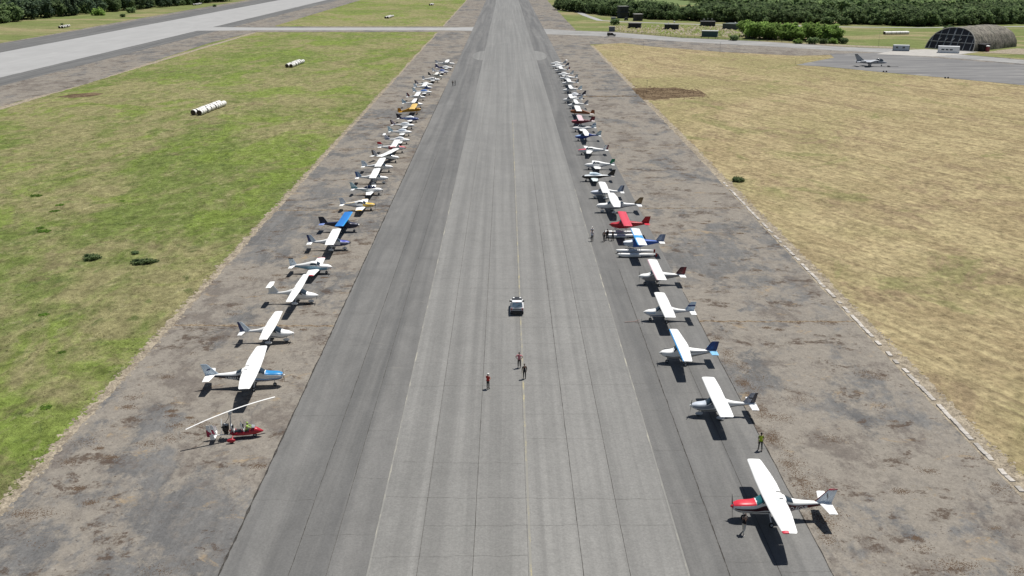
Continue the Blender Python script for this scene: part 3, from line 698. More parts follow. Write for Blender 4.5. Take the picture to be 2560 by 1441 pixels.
# station tables: (distance behind the nose, width, bottom, top, squareness)
ST = {
 'cessna': [(.22, .62, .92, 1.42, 2.6), (.6, .98, .76, 1.56, 3), (1.6, 1.08, .68, 1.62, 3.4), (1.95, 1.12, .66, 1.68, 4), (2.65, 1.14, .64, 2.08, 4.5), (3.7, 1.12, .66, 2.10, 4.5), (4.3, 1.04, .74, 2.0, 4), (5.0, .82, .90, 1.72, 3.2), (6.2, .52, 1.10, 1.60, 2.8), (7.3, .30, 1.26, 1.55, 2.5), (8.05, .10, 1.38, 1.52, 2.4)],
 'p92': [(.22, .42, .92, 1.28, 2.4), (.6, .82, .74, 1.40, 2.8), (1.3, 1.0, .62, 1.48, 3), (1.6, 1.05, .60, 1.58, 3.2), (2.1, 1.08, .60, 1.94, 3.6), (2.8, 1.05, .62, 1.95, 3.6), (3.4, .82, .80, 1.76, 3), (4.2, .5, 1.0, 1.54, 2.6), (5.3, .28, 1.12, 1.42, 2.4), (6.25, .08, 1.22, 1.36, 2.2)],
 'stol': [(.2, .42, 1.0, 1.35, 2.4), (.5, .84, .82, 1.46, 3), (1.25, 1.1, .66, 1.52, 4), (1.5, 1.14, .64, 1.6, 5), (1.95, 1.16, .62, 2.02, 6), (2.85, 1.14, .66, 2.04, 6), (3.15, 1.02, .74, 1.76, 5), (4.4, .64, .98, 1.58, 5), (5.5, .34, 1.18, 1.5, 4), (6.3, .14, 1.30, 1.46, 4)],
 'ct': [(.15, .3, .9, 1.18, 2.1), (.6, .84, .70, 1.34, 2.2), (1.3, 1.18, .54, 1.5, 2.3), (1.7, 1.24, .52, 1.72, 2.4), (2.2, 1.25, .54, 1.98, 2.5), (2.8, 1.1, .66, 2.0, 2.4), (3.4, .72, .94, 1.84, 2.2), (4.1, .4, 1.16, 1.62, 2.1), (5.2, .25, 1.22, 1.48, 2.1), (6.25, .1, 1.26, 1.40, 2.1)],
 'low': [(.2, .45, .78, 1.14, 2.4), (.55, .82, .62, 1.28, 2.8), (1.4, 1.02, .52, 1.36, 3), (1.75, 1.06, .5, 1.46, 3), (2.25, 1.08, .49, 1.76, 2.9), (2.8, 1.06, .5, 1.80, 2.9), (3.4, .94, .57, 1.66, 2.8), (4.5, .6, .78, 1.42, 2.6), (6.15, .12, 1.04, 1.24, 2.4)],
 'bubble': [(.18, .34, .82, 1.12, 2.1), (.6, .82, .64, 1.27, 2.4), (1.4, 1.04, .52, 1.36, 2.6), (2.4, 1.1, .48, 1.40, 2.6), (3.3, .88, .58, 1.38, 2.4), (4.2, .48, .84, 1.32, 2.2), (5.4, .26, 1.0, 1.26, 2.1), (6.2, .08, 1.08, 1.22, 2.1)],
 'cub': [(.12, .55, 1.22, 1.72, 2.8), (.5, .74, 1.05, 1.84, 3.2), (1.2, .78, .96, 1.92, 4), (1.7, .8, .92, 2.2, 4.5), (2.7, .8, .84, 2.14, 4.5), (3.4, .7, .80, 1.86, 4), (4.8, .46, .70, 1.34, 3.4), (6.3, .14, .60, .92, 3)],
}
# wing: (kind, le distance at root, root chord, tip chord, span, z, dihedral deg, straight fraction, sweep at tip)
WG = {
 'cessna': ('high', 2.42, 1.63, 1.12, 11.0, 2.10, 1.7, .42, -.12), 'p92': ('high', 1.9, 1.42, 1.30, 8.9, 1.96, 1.5, .5, 0), 'stol': ('high', 1.75, 1.36, 1.36, 9.0, 2.06, 1.0, .9, 0),
 'ct': ('high', 2.0, 1.22, .92, 8.7, 1.98, 1.5, .3, -.08), 'low': ('low', 1.75, 1.55, 1.12, 8.4, .66, 5.0, .12, -.1), 'bubble': ('low', 1.75, 1.45, .86, 8.3, .64, 4.5, .12, -.12), 'cub': ('high', 1.35, 1.6, 1.55, 10.2, 2.2, 1.0, .9, 0)}
# fin: root le, root te, root z, tip le, tip te, tip z ; tailplane: le root, te root, le tip, te tip, half span, z
FN = {
 'cessna': ((6.55, 8.05, 1.52), (7.75, 8.42, 2.68), (7.0, 8.0, 7.35, 8.0, 1.72, 1.46)), 'p92': ((4.95, 6.2, 1.40), (5.75, 6.42, 2.42), (5.55, 6.3, 5.62, 6.28, 1.45, 1.28)),
 'stol': ((4.9, 6.25, 1.46), (5.65, 6.48, 2.5), (5.4, 6.25, 5.5, 6.25, 1.3, 1.42)), 'ct': ((4.75, 6.15, 1.42), (5.85, 6.42, 2.5), (5.5, 6.2, 5.75, 6.2, 1.25, 1.33)),
 'low': ((5.05, 6.12, 1.24), (5.62, 6.32, 2.25), (5.3, 6.12, 5.6, 6.1, 1.4, 1.16)), 'bubble': ((4.7, 6.1, 1.25), (5.9, 6.42, 2.4), (5.35, 6.1, 5.65, 6.08, 1.3, 1.16)),
 'cub': ((5.4, 6.7, .86), (5.85, 6.62, 1.85), (5.2, 6.35, 5.5, 6.3, 1.45, .86))}
NOM = {'cessna': 8.3, 'p92': 6.4, 'stol': 6.45, 'ct': 6.4, 'low': 6.3, 'bubble': 6.4, 'cub': 6.7}

def prop(root, xn, zc, rad, cspin, ang, blades=2, cbl=(.03, .03, .03)):
    p = MB(); p.lathe((xn - .26, 0, zc), (1, 0, 0), [(0, .15), (.08, .145), (.18, .09), (.25, .02)], 12)
    pr = p.build('propeller', paint(cspin, .3), root)
    for k in range(blades):
        a = ang + 2 * math.pi * k / blades; b = MB(); v = []
        for t, wd, tw in ((.1, .07, .9), (.35, .12, .6), (.7, .105, .35), (.96, .06, .25), (1, .02, .2)):
            c = Vector((xn - .17, math.cos(a) * rad * t, zc + math.sin(a) * rad * t)); tang = Vector((0, -math.sin(a), math.cos(a)))
            d = tang * math.cos(tw) + Vector((1, 0, 0)) * math.sin(tw); nn = d.cross(Vector((0, math.cos(a), math.sin(a))))
            v += [c - d * wd / 2, c + nn * .014, c + d * wd / 2, c - nn * .014]
        f = [(4 * i + j, 4 * i + (j + 1) % 4, 4 * i + 4 + (j + 1) % 4, 4 * i + 4 + j) for i in range(4) for j in range(4)] + [(0, 1, 2, 3), (16, 17, 18, 19)]
        b.add(v, f).build('blade', paint(cbl, .4), pr)
    return pr
def wheel(name, root, c, r, wd, spat=None):
    m = MB(); m.lathe((c[0], c[1] - wd / 2, c[2]), (0, 1, 0), [(0, r * .55), (.0, r * .85), (wd * .25, r), (wd * .75, r), (wd, r * .85), (wd, r * .55)], 16)
    o = m.build(name, RUBBER, root)
    h = MB(); h.lathe((c[0], c[1] - wd * .54, c[2]), (0, 1, 0), [(0, r * .3), (0, r * .5), (wd * 1.08, r * .5), (wd * 1.08, r * .3)], 12); h.build('hub', METAL, o)
    if spat:
        s = MB(); s.ellipsoid((c[0] - .06, c[1], c[2] + r * .35), (r * 2.0, wd * .95, r * 1.0), 14, 8); s.build('wheel_fairing', paint(spat), root)
    return o
def text_mesh(body, size, mat, name='registration'):
    cu = bpy.data.curves.new(name, 'FONT'); cu.body = body; cu.size = size; cu.align_x = 'CENTER'; cu.align_y = 'CENTER'; cu.offset = .010; cu.shear = .2
    o = bpy.data.objects.new(name, cu); C.objects.link(o)
    dg = bpy.context.evaluated_depsgraph_get(); me = bpy.data.meshes.new_from_object(o.evaluated_get(dg)); bpy.data.objects.remove(o)
    me.name = name; me.materials.clear(); me.materials.append(mat); return me

def aircraft(label, style, X, Y, face, L=None, yaw=0.0, fus=WHITE, wing=WHITE, fin=None, rudder=None, tailc=None, cowl=None, belly=None, stripes=(), le=None, tips=None, canopy=None,
             spin=WHITE, spat=None, gear='tri', strut=True, span=None, chord=None, wz=None, ttail=False, blades=2, lights=(), dih=None, fin_top=None, center=None, prp=.3, near=True, taper=None, rear=None, sweep=None, group='light aircraft parked along the apron', rows=0, winglet=False, reg=None, fin_shift=0.0, fin_mark=None, fin_le=None, bcol=(.03, .03, .03)):
    L = L or NOM[style]; k = L / NOM[style]
    root = empty('light_aircraft', (X - face * L / 2, Y, .053), (0 if face > 0 else math.pi) + R(yaw))
    tag(root, label, 'airplane', group)
    xn = L / 2; up = .75 if gear == 'float' else 0.0
    st = [(a * k, b, c + up, d + up, e) for a, b, c, d, e in ST[style]]
    B = Body(st, xn)
    rings, seg = (30, 20) if near else (16, 12)
    ob = B.loft(rings, seg).build('fuselage', paint(fus), root, True, .9)
    S = lambda s: s * k
    def dec(name, mat, *a, **kw):
        return B.patch(MB(), *a, **kw).build(name, mat, root, True, .9)
    # livery on the skin
    if belly: dec('belly_panel', paint(belly), st[0][0] + .02, st[-1][0] - .1, -172, -8, off=.006, nu=14, nv=8)
    if cowl: dec('cowling', paint(cowl), st[0][0], S({'cessna': 1.96, 'p92': 1.55, 'stol': 1.5, 'low': 1.72, 'ct': 1.42}.get(style, 1.2)), 32, 148, off=.008, nu=8, nv=10)
    if rear: dec('rear_panel', paint(rear), S(3.6), st[-1][0] - .02, -178, 178, off=.006, nu=8, nv=16)
    for (s0, s1, a0, a1, col) in stripes:
        dec('side_stripe', paint(col), S(s0), S(s1), a0, a1, off=.011, nu=14, nv=3, mirror=True)
    # glazing
    gl = GLASS
    if style == 'cessna':
        dec('windscreen', glassy((.02, .12, .13), .05, 'green_windscreen') if 'gw' in lights else GLASS, S(1.98), S(2.6), 28, 152, off=.012, nv=10)
        dec('side_window', gl, S(2.35), S(3.15), 16, 40, mirror=True, sl0=.22); dec('side_window', gl, S(3.28), S(4.05), 16, 40, mirror=True, sl1=-.2)
        dec('rear_window', gl, S(4.3), S(4.85), 40, 140, nv=8)
    elif style in ('p92', 'stol', 'ct'):
        dec('windscreen', gl, S(1.5 if style != 'ct' else 1.42), S(2.05 if style != 'ct' else 2.15), 26, 154, off=.012, nv=10)
        dec('side_window', gl, S(1.85), S(2.75), 8, 38, mirror=True, sl0=.3, sl1=-.1); dec('rear_side_window', gl, S(2.85), S(3.3), 14, 34, mirror=True, sl1=-.15)
    elif style == 'low':
        dec('windscreen', gl, S(1.72), S(2.15), 30, 150, off=.012, nv=8); dec('side_window', gl if canopy is None else paint(canopy), S(2.1), S(3.2), 12, 42, mirror=True, sl0=.15, sl1=-.2)
        if canopy: dec('cockpit_cover', paint(canopy, .7, 'cover_cloth'), S(1.6), S(3.3), 10, 170, off=.03, nv=12)
    elif style == 'cub':
        dec('windscreen', gl, S(1.2), S(1.62), 30, 150, off=.012, nv=8); dec('side_window', gl, S(1.65), S(2.9), 10, 38, mirror=True, sl0=.1, sl1=-.2)
    if style == 'bubble':
        cm = MB(); n, mm = (16, 8) if near else (10, 6); cx = xn - S(2.6)
        v = []; f = []
        for i in range(n + 1):
            t = i / n; s = S(1.3) + S(2.75) * t; hw = .47 * (math.sin(math.pi * min(1, t * 1.05 + .02)) ** .55 if t < .95 else .02) * (1 - .25 * t); hh = .62 * (math.sin(math.pi * (t ** .78)) ** .9)
            for j in range(mm + 1):
                a = math.pi * j / mm; v.append((xn - s, hw * math.cos(a), 1.22 + max(hh, .02) * math.sin(a)))
        f = [(i * (mm + 1) + j, i * (mm + 1) + j + 1, (i + 1) * (mm + 1) + j + 1, (i + 1) * (mm + 1) + j) for i in range(n) for j in range(mm)]
        cm.add(v, f)
        cv = cm.build('canopy' if canopy is None or canopy == 'dark' else 'canopy_cover', glassy((.012, .018, .045), .08, 'dark_canopy') if canopy == 'dark' else (GLASS if canopy is None else paint(canopy, .6, 'cover_cloth')), root, True, 1.2)
        if canopy is None or canopy == 'dark':
            fr = MB()
            for t in (.34, .62):
                s = S(1.3) + S(2.75) * t; hw = .475 * math.sin(math.pi * t * 1.05) ** .55 * (1 - .25 * t); hh = .63 * math.sin(math.pi * (t ** .78)) ** .9
                for j in range(8):
                    a, b = math.pi * j / 8, math.pi * (j + 1) / 8
                    fr.tube((xn - s, hw * math.cos(a), 1.22 + hh * math.sin(a)), (xn - s, hw * math.cos(b), 1.22 + hh * math.sin(b)), .022, n=5)
            fr.build('canopy_frame', paint(fus), cv)
    # wing
    kind, sle, cr_, ct_, sp, z, dh, stf, swp = WG[style]
    sp = span or sp; z = (wz if wz is not None else z) + up; dh = dih if dih is not None else dh
    if chord: cr_ *= chord; ct_ *= chord
    if taper: ct_ = cr_ * taper; stf = .1
    if sweep is not None: swp = sweep
    xl = xn - S(sle); hb = sp / 2; td = math.tan(R(dh))
    def sec(f):
        g_ = 0 if f <= stf else (f - stf) / (1 - stf); ch = cr_ + (ct_ - cr_) * g_
        return [f * hb, xl + swp * g_, ch, z + f * hb * td, ch * .125]
    secs = [sec(f) for f in (0, stf, .5 * (1 + stf), .965)]; tip = sec(1.0); tip[1] -= tip[2] * .06; tip[2] *= .86; tip[4] *= .4; secs.append(tip)
    full = [(-a, b, c, d, e) for a, b, c, d, e in secs[:0:-1]] + [tuple(q) for q in secs]
    wm = MB()
    if near:
        foil(wm, full, 0, .755); cs = [(-.42, xl, cr_, z, cr_ * .125), (.42, xl, cr_, z, cr_ * .125)]; foil(wm, cs, .755, 1.0)
        for sg in (1, -1): foil(wm, [(sg * q[0], q[1], q[2], q[3], q[4]) for q in (sec(.958), sec(.965), tip)], .755, 1.0)
        wo = wm.build('wing', paint(wing), root, True, .7)
        for sg in (1, -1):
            for nm, f0, f1 in (('flap', .11, .53), ('aileron', .54, .955)):
                ss = [sec(f0), sec((f0 + f1) / 2), sec(f1)]; ss = [(sg * a, b, c, d - .006, e) for a, b, c, d, e in ss]
                foil(MB(), ss, .768, 1.0).build(nm, paint(wing), wo, True, .7)
    else: wo = foil(wm, full).build('wing', paint(wing), root, True, .7)
    if le:
        m = MB(); q = [(a, b + .012, c, d + .006, e * 1.05) for a, b, c, d, e in full]; foil(m, q, 0, .09); m.build('leading_edge', paint(le), wo, True, .7)
    if center:
        m = MB(); q = [(a, xl, cr_, z + .012, cr_ * .125) for a in (-hb * .2, hb * .2)]; foil(m, q, .04, .98); m.build('centre_panel', paint(center), wo, True, .7)
    if tips:
        for sg in ((1,) if tips[1] else (1, -1)):
            q = [sec(.955), sec(1.004)]; q[1][1] -= q[1][2] * .06; q[1][2] *= .86; q[1][4] *= .5
            foil(MB(), [(sg * a, b + .012, c, d + .006, e * 1.1) for a, b, c, d, e in q], 0, .45 if tips[1] else 1.0).build('wing_tip', paint(tips[0]), wo, True, .7)
    if winglet:
        for sg in (1, -1):
            t = sec(1.0); v0 = MB(); vfoil(v0, (t[1] - .1, t[1] - t[2] * .8, t[3]), (t[1] - t[2] * .5, t[1] - t[2], t[3] + .35), .05); v0.v = [(a, b + sg * hb, c) for a, b, c in v0.v]; v0.build('winglet', paint(wing), wo)
    if rows:
        m = MB()
        for r_ in range(3):
            for sg in (1, -1): m.ellipsoid((xl - cr_ * (.3 + .18 * r_), sg * .9, z + cr_ * .075), (.06, .06, .02), 8, 4)
        m.build('fuel_cap', METAL, wo)
    if kind == 'high' and strut and style != 'ct':
        for sg in (1, -1):
            ys = hb * .48; w0 = surf(st, S(sle) + .55, R(-30))
            MB().tube((xl - .5, sg * w0[0] * .96, w0[1]), (xl - .55, sg * ys, z + ys * td - .05), .035, n=6).build('wing_strut', paint(fus), root)
    if kind == 'low' and near:
        m = MB(); m.ellipsoid((xl - cr_ * .45, 0, z), (cr_ * .62, .62, .16), 14, 6); m.build('wing_root_fairing', paint(fus), root)
    # tail
    r0, t0, hp = FN[style]; fc = fin or fus; rc_ = rudder or fc
    zr, zt = r0[2] + up, t0[2] + up
    fr_, ft_ = (xn - S(r0[0]), xn - S(r0[1]), zr - .06), (xn - S(t0[0]) - fin_shift, xn - S(t0[1]) - fin_shift, zt)
    fo = vfoil(MB(), fr_, ft_, .13, 0, .60).build('fin', paint(fc), root, True, .7)
    ru = vfoil(MB(), fr_, ft_, .13, .615, 1.0).build('rudder', paint(rc_), root, True, .7)
    if fin_top:
        def at(f): return [fr_[i] + (ft_[i] - fr_[i]) * f for i in range(3)]
        a, b = at(fin_top[1]), at(fin_top[2]); m = MB(); vfoil(m, a, b, .15, 0.0, 1.0); m.v = [(x, y * (1.35 if abs(y) > .001 else 1), zz) for x, y, zz in m.v]; m.build('fin_band', paint(fin_top[0]), fo)
    if fin_mark:
        mc, f, mw, mh = fin_mark; p = [fr_[i] + (ft_[i] - fr_[i]) * f for i in range(3)]; cx = p[0] + (p[1] - p[0]) * .45
        m = MB(); m.add([(cx - mw, 0.085, p[2] - mh), (cx + mw * .6, .085, p[2] - mh * .3), (cx + mw, .085, p[2] + mh), (cx - mw * .5, .085, p[2] + mh * .4), (cx - mw, -.085, p[2] - mh), (cx + mw * .6, -.085, p[2] - mh * .3), (cx + mw, -.085, p[2] + mh), (cx - mw * .5, -.085, p[2] + mh * .4)], [(0, 1, 2, 3), (7, 6, 5, 4)]); m.build('fin_emblem', paint(mc), fo, False)
    if fin_le:
        m = MB(); vfoil(m, (fr_[0] + .02, fr_[1], fr_[2]), (ft_[0] + .02, ft_[1], ft_[2] + .01), .14, 0, .07); m.build('fin_edge', paint(fin_le), fo)
    tc = tailc or fus; hz = hp[5] + up; hx0, hx1, hx2, hx3, hs, _ = hp
    if ttail: hz = zt - .02; sh = t0[0] - hx0 - .05 + fin_shift / k; hx0 += sh; hx1 = hx0 + .75; hx2 = hx0 + .12; hx3 = hx1 - .05
    hsec = [(-hs, xn - S(hx2), S(hx3 - hx2), hz, .05), (-hs * .92, xn - S(hx0 + (hx2 - hx0) * .92) , S((hx1 - hx0) + (hx3 - hx2 - hx1 + hx0) * .92), hz, .07), (0, xn - S(hx0), S(hx1 - hx0), hz, .09)]
    hsec += [(-a, b, c, d, e) for a, b, c, d, e in hsec[1::-1]]
    foil(MB(), hsec, 0, .60, lo=.5).build('tailplane', paint(tc), root, True, .7)
    for sg in (1, -1):
        foil(MB(), [(sg * abs(a), b, c, d, e) for a, b, c, d, e in (hsec[0], hsec[1], (-.1 if not ttail else -.02, *hsec[2][1:]))], .615, 1.0, lo=.5).build('elevator', paint(tc), root, True, .7)
    # propeller and gear
    zc = (st[0][2] + st[0][3]) / 2
    prop(root, xn + .02, zc, .86 if style != 'cessna' else .95, spin, prp, blades, bcol)
    gc = fus
    if gear in ('tri', 'tail'):
        gx = xn - S(3.05 if style == 'cessna' else (2.75 if gear == 'tri' else 1.25)); gw = 1.2 if style == 'cessna' else .98
        wb = cr_interp(st, xn - gx)
        for sg in (1, -1):
            lg = MB(); lg.tube((gx, sg * wb[0] * .3, wb[1] + .1), (gx, sg * gw * .98, .26), .05, .032, 6).build('main_leg', paint(gc), root)
            wheel('main_wheel', root, (gx, sg * gw, .205), .205, .15, spat)
        if gear == 'tri':
            nx = xn - S(1.15 if style == 'cessna' else .95); nb = cr_interp(st, xn - nx)
            MB().tube((nx, 0, nb[1] + .1), (nx + .05, 0, .2), .04, .03, 6).build('nose_leg', METAL, root)
            wheel('nose_wheel', root, (nx + .05, 0, .19), .19, .13, spat)
        else:
            tx = xn - st[-1][0] + .15; MB().tube((tx + .25, 0, .62), (tx, 0, .14), .025, n=6).build('tail_leg', METAL, root); wheel('tail_wheel', root, (tx, 0, .1), .1, .07)
    elif gear == 'float':
        for sg in (1, -1):
            fst = [(-.75, .12, .42, .56, 3), (-.45, .42, .24, .60, 3.5), (.2, .60, .10, .62, 4), (1.6, .64, .06, .62, 4), (2.7, .60, .08, .60, 4), (2.75, .58, .16, .60, 4), (4.2, .36, .30, .56, 3.5), (4.9, .14, .40, .52, 3)]
            fb = Body([(a, b, c, d, e) for a, b, c, d, e in fst], xn); m = fb.loft(24, 14); m.v = [(a, b + sg * 1.0, c) for a, b, c in m.v]
            fl = m.build('float', paint(WHITE), root, True, .8)
            s2 = fb.patch(MB(), .0, 4.5, 12, 30, off=.01, nu=12, nv=2, mirror=True); s2.v = [(a, b + sg * 1.0, c) for a, b, c in s2.v]
            s2.build('float_stripe', paint(cowl or stripes[0][4] if stripes or cowl else (.03, .08, .35)), fl)
            wr = MB(); wr.box(xn - 5.15, xn - 4.9, sg - .02, sg + .02, .1, .62); wr.build('water_rudder', paint((.45, .03, .02)), fl)
            wheel('float_wheel', fl, (xn - 2.9, sg * 1.0 + sg * .36, .16), .16, .1); wheel('float_wheel', fl, (xn + .45, sg * 1.0, .12), .12, .08)
            for s_ in (1.0, 2.7):
                wbb = cr_interp(st, s_); MB().tube((xn - s_, sg * wbb[0] * .42, wbb[1] + .15), (xn - s_, sg * .98, .58), .035, n=6).build('float_strut', METAL, root)
            MB().tube((xn - 1.0, sg * .42, 1.45), (xn - 2.7, sg * .98, .58), .028, n=6).build('float_strut', METAL, root)
        for s_ in (.9, 2.8): MB().tube((xn - s_, -1.0, .52), (xn - s_, 1.0, .52), .035, n=6).build('spreader_bar', METAL, root)
    # small things
    if near:
        m = MB(); m.tube((xn - S(3.2), .1, cr_interp(st, S(3.2))[2] - .03), (xn - S(3.35), .1, cr_interp(st, S(3.2))[2] + .32), .012, .006, 5); m.build('aerial', BLACK, root)
        MB().tube((xn - S(.9), .3, cr_interp(st, S(.9))[1] + .05), (xn - S(1.05), .3, cr_interp(st, S(.9))[1] - .12), .03, n=6).build('exhaust', METAL, root)
    if reg:
        body, s0, size, zz, col = reg
        for sg in ((1, -1)):
            y = surf(st, S(s0), R(-12))[0]
            o = link_mesh('registration', text_mesh(body, size, paint(col)), root)
            sl = (surf(st, S(s0 - .8), R(-12))[0] - surf(st, S(s0 + .8), R(-12))[0]) / (1.6 * k); an = math.atan(sl)
            o.rotation_mode = 'XYZ'
            if sg > 0: o.rotation_euler = (R(90), 0, math.pi + an)       # left side, read from +y
            else: o.rotation_euler = (R(90), 0, -an)
            o.location = (xn - S(s0), sg * (y + .035), zz)
    return root

NAVY = (.02, .035, .13); BLUE = (.03, .10, .42); SKY = (.05, .28, .62); RED = (.50, .02, .03); MAROON = (.14, .012, .02); DGREY = (.06, .06, .065); LBLUE = (.42, .55, .68); YEL = (.72, .45, .03); GREY = (.35, .37, .40); BROWN = (.22, .07, .02); TEAL = (.02, .16, .19); GREEN = (.01, .19, .09); SILV = (.55, .57, .60); COVER = (.66, .69, .72); BCOV = (.03, .09, .34)
A = aircraft
# left-hand row, nearest first; pale blue fins carry sky-lit shade in their colour
A('white high-wing airplane with bright blue cowling and dark stripe, behind the gyroplane', 'cessna', -22.89, 90.62, 1, 8.3, 4.5, cowl=(.02, .22, .50), stripes=((.3, 3.6, -30, -16, NAVY), (3.4, 7.7, -80, 8, (.012, .014, .03)), (.3, 3.4, -10, -4, SKY)), fin=(.72, .84, .94), fin_mark=(NAVY, .5, .22, .12), reg=('I-SMAU', 5.35, .40, 1.17, WHITE), rows=1, prp=1.9)
A('white pod-and-boom airplane with navy rudder, third from the near end on the left', 'ct', -24.46, 102.87, 1, 6.4, 1.5, rudder=NAVY, stripes=((.4, 6.1, -32, -24, NAVY),), spat=WHITE, blades=3, bcol=WHITE, span=9.0, fin=(.74, .82, .88), prp=.4)
A('all-white T-tailed airplane with long slender wing, near the end of the left row', 'ct', -24.09, 116.04, 1, 6.6, 0, ttail=True, span=10.9, chord=.86, spat=WHITE, stripes=((.4, 3.8, -38, -32, GREY),), fin_shift=-.35)
A('low-wing airplane, white above and pale blue on the sides, in the left row', 'low', -24.40, 128.26, 1, 6.1, -1, stripes=((.7, 5.9, -40, 4, (.20, .36, .46)),), fin=(.74, .82, .88), rudder=(.70, .80, .86), fin_mark=(DGREY, .5, .06, .12), fin_top=(DGREY, .9, 1.0), tips=((.55, .06, .08), False), prp=.1, bcol=(.12, .06, .03))
A('white high-wing airplane with royal blue cowling and dark blue rudder, left row', 'p92', -23.56, 139.71, 1, 6.6, 2, cowl=(.05, .07, .40), stripes=((1.2, 6.1, -34, -14, NAVY), (.3, 1.5, -20, 10, NAVY)), rudder=NAVY, fin=(.45, .52, .60), spat=WHITE, spin=(.03, .03, .05), blades=3)
A('dark navy high-wing airplane with bright blue wing, left row', 'stol', -23.70, 149.94, 1, 6.6, -1, fus=(.012, .016, .05), wing=(.015, .17, .52), le=(.02, .30, .68), fin=(.012, .014, .03), tailc=(.18, .25, .50), spin=WHITE, blades=3, prp=.8)
A('white low-wing airplane with yellow cowling, nose and spine, left row', 'low', -22.83, 163.72, 1, 6.4, 0, cowl=YEL, stripes=((.3, 2.2, -12, 16, YEL), (1.6, 5.6, -46, -8, (.32, .34, .40)), (3.6, 5.4, 44, 60, YEL)), fin=(.60, .63, .68), tips=(YEL, False), blades=3, spin=(.03, .03, .03))
A('white low-wing airplane with dark bubble canopy and teal swoosh stripes, left row', 'bubble', -22.98, 175.37, 1, 6.2, 0, canopy='dark', stripes=((2.4, 6.0, -26, -8, TEAL), (2.8, 5.2, 10, 22, TEAL)), fin=(.50, .66, .70), rudder=(.42, .58, .62), fin_top=(TEAL, .15, .32), bcol=(.02, .02, .02), blades=3, prp=1.5)
A('white high-wing airplane with blue rudder between the dark-canopied one and a plain one', 'p92', -23.11, 184.88, 1, 6.5, 1, stripes=((.5, 6.1, -34, -18, (.10, .13, .25)),), rudder=(.03, .08, .25), fin=(.25, .36, .48), spat=WHITE)
A('plain white high-wing airplane with small dark lettering on the tail, left row', 'p92', -23.35, 195.52, 1, 6.6, 0, fin=(.68, .76, .82), fin_top=((.25, .32, .42), .45, .6), stripes=((3.8, 5.0, -10, 0, DGREY),), spin=WHITE)
A('white high-wing airplane with dark belly and wing slanting back, turned askew in the left row', 'p92', -22.96, 206.03, 1, 6.5, -17, stripes=((.4, 6.1, -60, -20, DGREY),), rudder=(.05, .035, .04), fin=(.50, .48, .50), span=9.6)
A('white high-wing airplane with red nose, red fin top and red cabin band, left row', 'stol', -22.75, 216.20, 1, 6.5, 0, cowl=(.55, .08, .10), fin_top=(RED, .55, 1.0), stripes=((3.0, 3.9, -20, 60, (.45, .05, .07)), (.3, 6.0, -38, -26, DGREY)), spin=RED, tips=((.6, .1, .12), False))
A('white T-tailed low-wing airplane under a grey cockpit cover, left row', 'bubble', -22.85, 226.85, 1, 6.2, 2, ttail=True, canopy=(.75, .77, .80), fin=(.68, .70, .80), chord=.9, stripes=((1.0, 4.0, -30, -24, DGREY),), fin_top=(NAVY, .05, .2))
A('white low-wing airplane with pale blue canopy cover and teal fin edge, left row', 'bubble', -23.40, 237.90, 1, 6.1, 0, canopy=(.62, .68, .76), fin=(.50, .68, .76), rudder=(.62, .76, .82))
A('white low-wing airplane with dark brown rudder and belly, left row', 'bubble', -23.62, 248.11, 1, 6.4, 0, canopy=COVER, rudder=(.06, .02, .025), fin=(.45, .38, .42), stripes=((.3, 6.0, -62, -28, (.06, .03, .035)),))
A('navy low-wing airplane with white canopy cover, in front of the yellow one', 'bubble', -23.38, 258.52, 1, 6.2, 0, fus=(.02, .05, .20), canopy=(.8, .82, .84), fin=(.01, .012, .03), wing=WHITE, tailc=WHITE, stripes=((3.2, 4.4, -30, 20, (.40, .48, .62)),))
A('yellow high-wing tail-dragger airplane, left row', 'cub', -23.98, 272.24, 1, 6.7, 0, fus=(.52, .27, .015), wing=(.72, .47, .12), fin=(.50, .24, .015), gear='tail', spin=DGREY)
A('white high-wing airplane with a blue band across its fin, just behind the yellow one', 'ct', -24.49, 285.37, 1, 6.4, 0, fin=(.62, .74, .80), fin_top=((.08, .22, .34), .35, .5), near=False)
A('white high-wing airplane with dark maroon fin, left row', 'p92', -24.93, 299.95, 1, 6.1, 0, fin=MAROON, rudder=(.6, .6, .62), near=False)
A('white low-wing airplane with light blue canopy cover, left row', 'bubble', -23.90, 312.85, 1, 6.4, 0, canopy=(.08, .20, .52), fin=(.50, .62, .70), near=False)
A('white high-wing airplane with deep blue nose, left row far part', 'p92', -24.51, 323.12, 1, 6.3, 0, stripes=((.2, 2.6, -50, 14, BCOV),), fin=(.62, .70, .76), near=False)
A('white low-wing airplane with dark grey rudder, left row far part', 'bubble', -24.92, 332.44, 1, 6.4, 0, canopy=WHITE, rudder=(.05, .045, .05), fin=(.30, .28, .30), near=False)
A('white low-wing airplane with open cockpit windows and grey fin, left row far part', 'low', -23.48, 346.06, 1, 6.4, 0, fin=(.45, .47, .50), stripes=((.4, 6.0, -44, -30, DGREY),), near=False)
A('small cream airplane with dark tail tip, left row far part', 'ct', -22.95, 355.76, 1, 5.6, 0, fus=(.70, .69, .62), fin=DGREY, wing=(.74, .73, .68), span=8.0, near=False)
A('white low-wing airplane with royal blue cockpit cover, third from the far end on the left', 'bubble', -21.79, 371.32, 1, 6.5, 0, canopy=BCOV, stripes=((.3, 2.4, -40, 10, BCOV),), fin=(.66, .68, .72), near=False)
A('low-wing airplane with navy tail and white nose, second from the far end on the left', 'bubble', -20.97, 384.60, 1, 7.0, 0, canopy=WHITE, rear=(.02, .03, .16), fin=(.02, .03, .14), stripes=((.5, 4.0, -60, -20, NAVY),), near=False)
A('white high-wing airplane at the far end of the left row', 'cessna', -20.85, 397.86, 1, 8.0, 0, fin=(.52, .54, .56), near=False)
